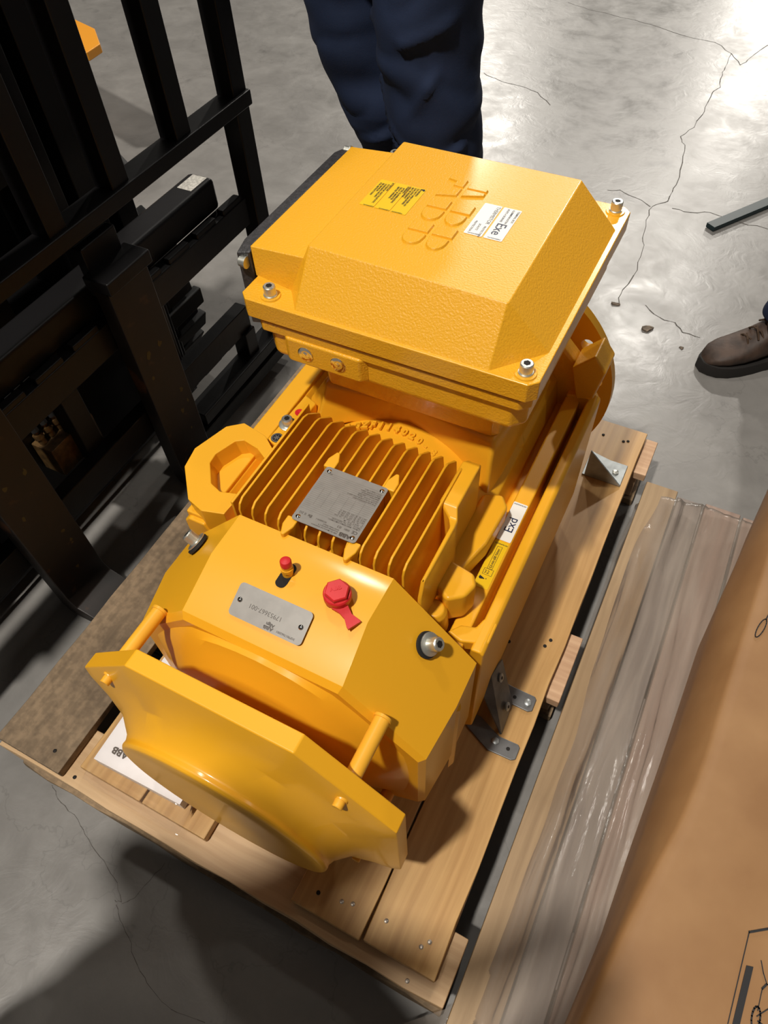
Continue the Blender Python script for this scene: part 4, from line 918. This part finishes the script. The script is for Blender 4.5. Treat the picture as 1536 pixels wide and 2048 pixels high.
def boot(parent, toe, heading, zb=-0.15, L=0.30, hgt=0.16, hues='leather'):
    h = Vector((heading[0], heading[1], 0)).normalized(); s = Vector((-h.y, h.x, 0)); toe = Vector((toe[0], toe[1], zb))
    prof = [(0.000, 0.010, 0.032, 0.030), (0.010, 0.028, 0.050, 0.030), (0.03, 0.043, 0.064, 0.030), (0.06, 0.052, 0.074, 0.030), (0.10, 0.054, 0.088, 0.030), (0.14, 0.050, 0.112, 0.030), (0.17, 0.045, 0.140, 0.030), (0.20, 0.043, 0.175, 0.030), (0.235, 0.042, 0.185, 0.030), (0.27, 0.038, 0.185, 0.030), (0.292, 0.026, 0.170, 0.030), (0.300, 0.008, 0.150, 0.032)]
    bm = bmesh.new(); rings = []
    for (d, wd, ht, b0) in prof:
        c0 = toe - h * d; ring = []
        for k in range(24):
            t = 2 * PI * k / 24; cx, cz = math.cos(t), math.sin(t)
            sx = math.copysign(abs(cx) ** 0.8, cx); zz_ = (ht - b0) / 2 * math.copysign(abs(cz) ** 0.75, cz) + (ht + b0) / 2
            nar = 1 - 0.35 * max(0, (zz_ - 0.06) / 0.13)
            ring.append(c0 + s * wd * sx * nar + Vector((0, 0, zz_)))
        rings.append(ring)
    loft(bm, rings); obj('boot_upper', bm, hues, parent, ang=70)
    bm = bmesh.new(); out = []
    for (d, wd, _, _) in prof: out.append((d, wd + 0.006))
    pts = [toe - h * d + s * wd for d, wd in out] + [toe - h * d - s * wd for d, wd in out[::-1]]
    pts[0] = toe + h * 0.006 + s * 0.014; pts[-1] = toe + h * 0.006 - s * 0.014
    loft(bm, [[p + Vector((0, 0, 0.0)) for p in pts], [p + Vector((0, 0, 0.022)) for p in pts], [p + (toe - h * 0.15 - p) * 0.03 + Vector((0, 0, 0.036)) for p in pts]])
    obj('boot_sole', bm, 'sole', parent, bevel=0.003)
    bm = bmesh.new()
    for k in range(4):
        d = 0.108 + k * 0.022; z0 = 0.094 + k * 0.022; c0 = toe - h * d + Vector((0, 0, z0 + 0.004))
        tube(bm, [c0 + s * 0.028 - Vector((0, 0, 0.016)), c0 + s * 0.012, c0 - s * 0.012 - h * 0.01, c0 - s * 0.028 - h * 0.015 - Vector((0, 0, 0.014))], 0.0028, 6)
        tube(bm, [c0 - s * 0.028 - Vector((0, 0, 0.016)), c0 - s * 0.012, c0 + s * 0.012 - h * 0.01, c0 + s * 0.028 - h * 0.015 - Vector((0, 0, 0.014))], 0.0028, 6)
    obj('boot_lace', bm, 'lace', parent)
p1 = thing('person', 'person in dark blue jeans standing behind the motor, facing the camera', 'person', (-0.75, 1.58, -0.15))
bm = bmesh.new()
# right leg in the picture (front), left leg (behind), hips
legA = [((-0.605, 1.600, -0.115), 0.088, 0.090), ((-0.615, 1.575, 0.05), 0.085, 0.090), ((-0.625, 1.53, 0.25), 0.084, 0.092), ((-0.630, 1.49, 0.42), 0.088, 0.095), ((-0.638, 1.455, 0.56), 0.090, 0.097), ((-0.662, 1.455, 0.70), 0.098, 0.104), ((-0.672, 1.47, 0.84), 0.104, 0.110), ((-0.70, 1.52, 1.00), 0.108, 0.115)]
legB = [((-0.775, 1.74, -0.115), 0.085, 0.09), ((-0.785, 1.72, 0.05), 0.082, 0.088), ((-0.800, 1.68, 0.22), 0.082, 0.09), ((-0.815, 1.64, 0.40), 0.086, 0.094), ((-0.855, 1.61, 0.52), 0.096, 0.10), ((-0.905, 1.60, 0.66), 0.098, 0.104), ((-0.93, 1.60, 0.82), 0.102, 0.11), ((-0.93, 1.60, 1.00), 0.108, 0.115)]
loft(bm, leg_rings(legA, 1.3)); loft(bm, leg_rings(legB, 5.1))
cA = (-0.635, 1.49)
folds(bm, [([(-0.75, 1.43, 0.66), (-0.70, 1.38, 0.58), (-0.64, 1.36, 0.535), (-0.56, 1.40, 0.56)], 0.010, 0.010, cA), ([(-0.74, 1.42, 0.60), (-0.68, 1.37, 0.53), (-0.62, 1.36, 0.50), (-0.54, 1.42, 0.50)], 0.008, 0.010, cA),
           ([(-0.73, 1.43, 0.49), (-0.66, 1.38, 0.455), (-0.58, 1.38, 0.46), (-0.53, 1.44, 0.475)], 0.009, 0.012, cA), ([(-0.77, 1.43, 0.77), (-0.66, 1.35, 0.755), (-0.56, 1.40, 0.80)], 0.011, 0.010, cA),
           ([(-0.58, 1.37, 0.74), (-0.62, 1.36, 0.68), (-0.66, 1.36, 0.62)], 0.009, 0.010, cA), ([(-0.92, 1.52, 0.50), (-0.86, 1.50, 0.46), (-0.78, 1.52, 0.49)], 0.010, 0.012, (-0.84, 1.63))])
# hips
hr_ = []
for z, rx, ry in ((0.93, 0.215, 0.135), (1.0, 0.215, 0.14), (1.06, 0.20, 0.135), (1.11, 0.19, 0.13)):
    hr_.append([Vector((-0.81 + rx * math.cos(t), 1.565 + ry * math.sin(t), z)) for t in [2 * PI * k / 48 for k in range(48)]])
loft(bm, hr_)
obj('jeans', bm, 'denim', p1, ang=180)
boot(p1, (-0.60, 1.430), (0.05, -1)); boot(p1, (-0.80, 1.56), (-0.2, -1))
p2 = thing('person', 'person cut off by the right edge, only a brown laced work boot showing', 'person', (0.25, 2.0, -0.15))
boot(p2, (0.062, 1.795), (-0.80, -0.60)); boot(p2, (0.20, 2.22), (-0.9, -0.43))
bm = bmesh.new()
loft(bm, leg_rings([((0.235, 1.93, 0.0), 0.066, 0.066), ((0.245, 1.94, 0.12), 0.072, 0.072), ((0.26, 1.95, 0.40), 0.085, 0.085), ((0.33, 2.00, 0.86), 0.10, 0.10)], 2.2, 48, 60))
loft(bm, leg_rings([((0.395, 2.31, 0.0), 0.066, 0.066), ((0.40, 2.30, 0.12), 0.072, 0.072), ((0.40, 2.28, 0.40), 0.085, 0.085), ((0.40, 2.17, 0.86), 0.10, 0.10)], 7.2, 48, 60))
obj('jeans', bm, 'denim', p2, ang=180)

def figure(parent, J, E, root):
    me = bpy.data.meshes.new('body'); names = list(J)
    me.from_pydata([J[k][0] for k in names], [(names.index(a_), names.index(b_)) for a_, b_ in E], [])
    o = bpy.data.objects.new('body', me); COL.objects.link(o)
    sk_ = o.modifiers.new('skin', 'SKIN'); sk_.use_smooth_shade = True
    for i_, k in enumerate(names):
        v = me.skin_vertices[0].data[i_]; v.radius = (J[k][1], J[k][2] if len(J[k]) > 2 else J[k][1]); v.use_root = (k == root)
    ss = o.modifiers.new('sub', 'SUBSURF'); ss.levels = 2; ss.render_levels = 2
    dg = bpy.context.evaluated_depsgraph_get(); m2 = bpy.data.meshes.new_from_object(o.evaluated_get(dg))
    bpy.data.objects.remove(o)
    for m_ in ('denim', 'jacket', 'skin', 'hair'): m2.materials.append(M[m_])
    hc = Vector(J['head'][0])
    for p in m2.polygons:
        c0 = p.center; mi = 0 if c0.z < 0.80 else 1
        if (c0 - hc).length < 0.19 and c0.z > J['neck'][0][2] + 0.02: mi = 2 if (c0.y > hc.y and c0.z < hc.z + 0.05) else 3
        for h in ('handL', 'handR'):
            if (c0 - Vector(J[h][0])).length < 0.10: mi = 2
        p.material_index = mi; p.use_smooth = True
    b_ = bpy.data.objects.new('body', m2); link(b_, parent); b_.location = -root_of(parent)
    return b_
M['jacket'] = simple('dark_work_jacket', (0.02, 0.022, 0.028), 0.85)
M['skin'] = simple('skin', (0.55, 0.30, 0.20), 0.5)
M['hair'] = simple('short_brown_hair', (0.04, 0.025, 0.015), 0.7)
p3 = thing('person', 'person in dark work clothes standing right behind the camera, taking the photograph', 'person', (-0.56, -0.48, -0.15))
J = {'pelvis': ((-0.510, -0.500, 0.80), 0.17, 0.13), 'belly': ((-0.510, -0.480, 0.98), 0.17, 0.125), 'chest': ((-0.490, -0.440, 1.18), 0.18, 0.13), 'neckb': ((-0.470, -0.400, 1.34), 0.08), 'neck': ((-0.450, -0.360, 1.40), 0.055), 'head': ((-0.430, -0.310, 1.51), 0.085, 0.10), 'crown': ((-0.430, -0.320, 1.59), 0.065),
     'shL': ((-0.690, -0.420, 1.27), 0.065), 'elL': ((-0.710, -0.340, 0.99), 0.05), 'wrL': ((-0.18, -0.28, 1.19), 0.032), 'handL': ((-0.11, -0.22, 1.25), 0.034, 0.02), 'fL': ((-0.07, -0.17, 1.29), 0.012),
     'shR': ((-0.290, -0.420, 1.27), 0.065), 'elR': ((-0.080, -0.42, 1.02), 0.05), 'wrR': ((-0.03, -0.26, 1.20), 0.032), 'handR': ((-0.02, -0.20, 1.25), 0.034, 0.02), 'fR': ((-0.01, -0.155, 1.29), 0.012),
     'hipL': ((-0.610, -0.500, 0.74), 0.105), 'knL': ((-0.630, -0.460, 0.34), 0.08), 'anL': ((-0.640, -0.520, -0.05), 0.06), 'heL': ((-0.640, -0.520, -0.10), 0.05), 'toL': ((-0.650, -0.340, -0.115), 0.035),
     'hipR': ((-0.410, -0.500, 0.74), 0.105), 'knR': ((-0.390, -0.460, 0.34), 0.08), 'anR': ((-0.380, -0.520, -0.05), 0.06), 'heR': ((-0.380, -0.520, -0.10), 0.05), 'toR': ((-0.370, -0.340, -0.115), 0.035)}
figure(p3, J, [('pelvis', 'belly'), ('belly', 'chest'), ('chest', 'neckb'), ('neckb', 'neck'), ('neck', 'head'), ('head', 'crown'), ('chest', 'shL'), ('shL', 'elL'), ('elL', 'wrL'), ('wrL', 'handL'), ('handL', 'fL'), ('chest', 'shR'), ('shR', 'elR'), ('elR', 'wrR'), ('wrR', 'handR'), ('handR', 'fR'),
     ('pelvis', 'hipL'), ('hipL', 'knL'), ('knL', 'anL'), ('anL', 'heL'), ('heL', 'toL'), ('pelvis', 'hipR'), ('hipR', 'knR'), ('knR', 'anR'), ('anR', 'heR'), ('heR', 'toR')], 'pelvis')

# ================================================================ FORKLIFT
fk = thing('forklift', 'black forklift with worn brown forks reaching under the pallet, left edge', 'forklift', (-1.3, 0.65, -0.15))
def fbx(name, x0, x1, y0, y1, z0, z1, mat='fork_black', bev=0.003, label=None):
    bm = bmesh.new(); box(bm, x0, x1, y0, y1, z0, z1); o = obj(name, bm, mat, fk, bevel=bev, seg=2)
    if label: o['label'] = label
    return o
for y0 in (0.355, 0.780):
    bm = bmesh.new(); y1 = y0 + 0.118; t = 0.040; X = -1.035
    P = [(X, 0.478), (X - t, 0.478), (X - t, -0.10), (X - t + 0.012, -0.128), (X, -0.138), (X + 0.9, -0.125), (X + 0.92, -0.118), (X + 0.9, -0.132), (X + 0.05, -0.100), (X + 0.012, -0.088), (X, -0.06)]
    P = [(x, max(z, -0.14)) for x, z in P]
    loft(bm, [[(x, y0, z) for x, z in P], [(x, y1, z) for x, z in P]]); f_ = obj('fork', bm, 'rust', fk, bevel=0.004, seg=2)
    bm = bmesh.new(); rr = random.Random(int(y0 * 1000))
    for q in range(7):
        cy, cz, sz = y0 + rr.uniform(0.02, 0.10), rr.uniform(-0.02, 0.36), rr.uniform(0.003, 0.008)
        vs = [bm.verts.new((-1.0347, cy + sz * rr.uniform(0.4, 1.2) * math.cos(2 * PI * k / 9), cz + 1.6 * sz * rr.uniform(0.3, 1.2) * math.sin(2 * PI * k / 9))) for k in range(9)]
        bm.faces.new(vs)
    sub('paint_scuff', bm, 'mustard', f_, smooth=False, kind='stuff', label='old mustard paint scuffs')
    bm = bmesh.new(); box(bm, -1.085, -1.020, y0 - 0.006, y1 + 0.006, 0.470, 0.500); box(bm, -1.10, -1.075, y0 + 0.01, y1 - 0.01, 0.44, 0.55); sub('hook', bm, 'fork_black', f_, bevel=0.004)
# carriage bars with notches
def notched(z0, z1, notch_up):
    bm = bmesh.new(); y = 0.02; 
    box(bm, -1.115, -1.078, 0.02, 1.30 if notch_up else 1.215, z0, z1)
    yy = 0.10
    lip = z1 if notch_up else z0
    while yy < (1.30 if notch_up else 1.2):
        box(bm, -1.100, -1.080, yy - 0.045, yy + 0.030, lip - 0.004, lip + 0.012 if notch_up else lip + 0.004) ; yy += 0.105
    return obj('carriage_bar', bm, 'fork_black', fk, bevel=0.003)
notched(0.315, 0.385, True); notched(0.055, 0.125, False)
fbx('carriage_bar', -1.175, -1.105, -0.02, 1.235, 0.388, 0.462, bev=0.010)
bm = bmesh.new(); rrect(bm, 0.040, 0.062, 0.001, Matrix.Translation((-1.138, 1.195, 0.4622)), 0.0005); obj('decal', bm, 'silver_decal', fk, label='worn silver decal')
fbx('floor_hiding_plate', -1.215, -1.203, -0.02, 1.06, -0.10, 0.30)  # opaque plate added to hide the lit floor behind the bars
for y in (0.30, 0.62, 0.92): fbx('carriage_web', -1.16, -1.11, y, y + 0.05, 0.10, 0.46)
# load backrest: upright bars and crossbars
for y in (0.50, 0.735, 0.955, 1.103, 1.300): pass
for y0, y1 in ((0.060, 0.105), (0.285, 0.33), (0.520, 0.565), (0.735, 0.780), (0.908, 0.956), (1.112, 1.160), (1.318, 1.368)):
    fbx('backrest_bar', -1.115, -1.068, y0, y1, 0.575 if y0 < 1.3 else -0.05, 1.30)
for z0 in (0.575, 1.26): fbx('backrest_crossbar', -1.115, -1.060, 0.0, 1.372, z0, z0 + 0.032, label=None)
fbx('backrest_crossbar', -1.115, -1.055, 0.93, 1.372, -0.055, -0.02)
fbx('backrest_crossbar', -1.140, -1.06, 0.90, 1.372, -0.115, -0.075)
fbx('backrest_bar', -1.115, -1.068, 1.17, 1.215, -0.05, 0.06)
# mast channels, with plates added between them to shade the floor
for y0 in (0.30, 0.385, 0.86, 0.945, 1.03):
    fbx('mast_rail', -1.36, -1.22, y0, y0 + 0.055, -0.12, 2.3)
for y0, y1 in ((0.36, 0.54), (0.74, 0.93)): fbx('mast_shade_plate', -1.33, -1.25, y0, y1, 0.62, 2.25)  # added fill between the rails, blocks lamp light from the floor
for y0 in (0.56, 0.66): fbx('lift_cylinder', -1.33, -1.27, y0, y0 + 0.06, -0.1, 1.7)
fbx('axle_shade_block', -1.42, -1.24, 0.20, 1.03, -0.10, 0.05); fbx('dash_shade_plate', -1.46, -1.41, 0.22, 1.03, 0.05, 1.0); fbx('mast_crossmember', -1.40, -1.30, 0.30, 1.08, 0.25, 0.36); fbx('mast_crossmember', -1.40, -1.30, 0.30, 1.08, -0.10, 0.0)  # axle block and dash plate added to cover and darken the floor behind
bm = bmesh.new(); cyl(bm, (-1.20, 0.865, 0.29), (-1.08, 0.885, 0.29), 0.013); cyl(bm, (-1.14, 0.92, 0.30), (-1.14, 1.02, 0.30), 0.012); obj('pivot_pin', bm, 'galv', fk)
# brass hydraulic manifold
bm = bmesh.new(); box(bm, -1.20, -1.14, 0.560, 0.690, 0.10, 0.180, mat=None); vb = obj('hydraulic_manifold', bm, 'brass', fk, bevel=0.002, label='dirty brass-coloured hydraulic block')
for k in range(5):
    y = 0.575 + 0.026 * k; bm = bmesh.new(); lathe(bm, (-1.175, y, 0.18), (-0.3, 0, 1), [(0, 0.0085), (0.014, 0.0085), (0.014, 0.011), (0.026, 0.011), (0.026, 0.007), (0.042, 0.006)], n=12); sub('fitting', bm, 'brass', vb)
    if k < 3:
        bm = bmesh.new(); tube(bm, [(-1.18, y, 0.215), (-1.20, y, 0.30), (-1.24, y + 0.02, 0.42), (-1.26, y + 0.04, 0.6)], 0.009); sub('hose', bm, 'rubber', vb)
# wheels
def wheel(cx, cy, cz, r, wd):
    bm = bmesh.new(); n = 22; rings_ = []
    for d, rr in ((-wd / 2, r * 0.55), (-wd / 2, r * 0.9), (-wd * 0.42, r * 0.98), (wd * 0.42, r * 0.98), (wd / 2, r * 0.9), (wd / 2, r * 0.55)): rings_.append((d, rr))
    lathe(bm, (cx, cy, cz), (0, 1, 0), [(d, rr) for d, rr in rings_], n=44)
    for k in range(n):
        t = 2 * PI * k / n; m4 = Matrix.Translation((cx, cy, cz)) @ Matrix.Rotation(t, 4, 'Y')
        box(bm, r * 0.95, r * 1.035, -wd / 2, wd / 2, -r * 0.085, r * 0.085, mat=m4)
    t_ = obj('tyre', bm, 'rubber', fk, bevel=0.004)
    bm = bmesh.new(); lathe(bm, (cx, cy - wd * 0.45, cz), (0, 1, 0), [(0, r * 0.55), (wd * 0.9, r * 0.55)], n=30); sub('wheel_rim', bm, 'fork_black', t_)
wheel(-1.50, 1.115, 0.13, 0.28, 0.17); wheel(-1.50, 0.12, 0.13, 0.28, 0.17)
# chassis block and floor plates
bm = bmesh.new(); loft(bm, [rring(-3.2, -1.42, 0.22, 1.02, -0.02, 0.05), rring(-3.2, -1.42, 0.22, 1.02, 0.55, 0.05), rring(-3.1, -1.60, 0.26, 0.98, 0.70, 0.05)]); obj('chassis', bm, 'fork_black', fk, bevel=0.01)
bm = bmesh.new(); loft(bm, [rring(-1.86, -1.30, 1.02, 1.22, 0.44, 0.03), rring(-1.84, -1.33, 1.03, 1.21, 0.49, 0.03)]); obj('fender', bm, 'fork_black', fk, bevel=0.01)

# ================================================================ BITS ON THE FLOOR
def chip(x, y, r, seed, label):
    bm = bmesh.new(); rr = random.Random(seed); pts = []
    for k in range(9):
        t = 2 * PI * k / 9; q = r * rr.uniform(0.5, 1.2); pts.append((x + q * math.cos(t) * 1.5, y + q * math.sin(t)))
    slab(bm, pts, -0.1498, -0.1498 + r * 0.25)
    for v in bm.verts:
        if v.co.z > -0.149: v.co.z += rr.uniform(0, r * 0.3)
    tag(obj('debris_flake', bm, 'debris'), label, 'debris')
chip(-0.118, 1.905, 0.014, 1, 'larger brown dry flake on the floor between motor flange and boot')
chip(-0.240, 1.985, 0.009, 2, 'small brown flake on the floor just beside the terminal box')
chip(-0.003, 1.862, 0.006, 3, 'tiny dark crumb on the floor left of the boot toe')
tb_ = bmesh.new(); loft(tb_, [[(-0.045, 2.505, -0.148), (0.9, 3.92, -0.148), (0.86, 3.95, -0.148), (-0.075, 2.525, -0.148)], [(-0.045, 2.505, -0.132), (0.9, 3.92, -0.132), (0.86, 3.95, -0.132), (-0.075, 2.525, -0.132)]])
tag(obj('steel_bar', tb_, 'teal', bevel=0.001), 'dark teal flat steel bar lying on the floor at the right edge', 'steel bar')
bm = bmesh.new()
slab(bm, [(-3.6, 2.35), (-2.28, 1.94), (-2.215, 1.985), (-2.22, 2.06), (-2.33, 2.16), (-3.6, 2.56)], 0.27, 0.30)
for (x, y) in ((-3.4, 2.42), (-2.6, 2.14)):
    box(bm, x - 0.03, x + 0.03, y - 0.03, y + 0.03, -0.15, 0.27)
tag(obj('work_stand', bm, 'orange', bevel=0.004), 'orange-yellow steel ledge with rounded corner behind the forklift mast', 'stand')
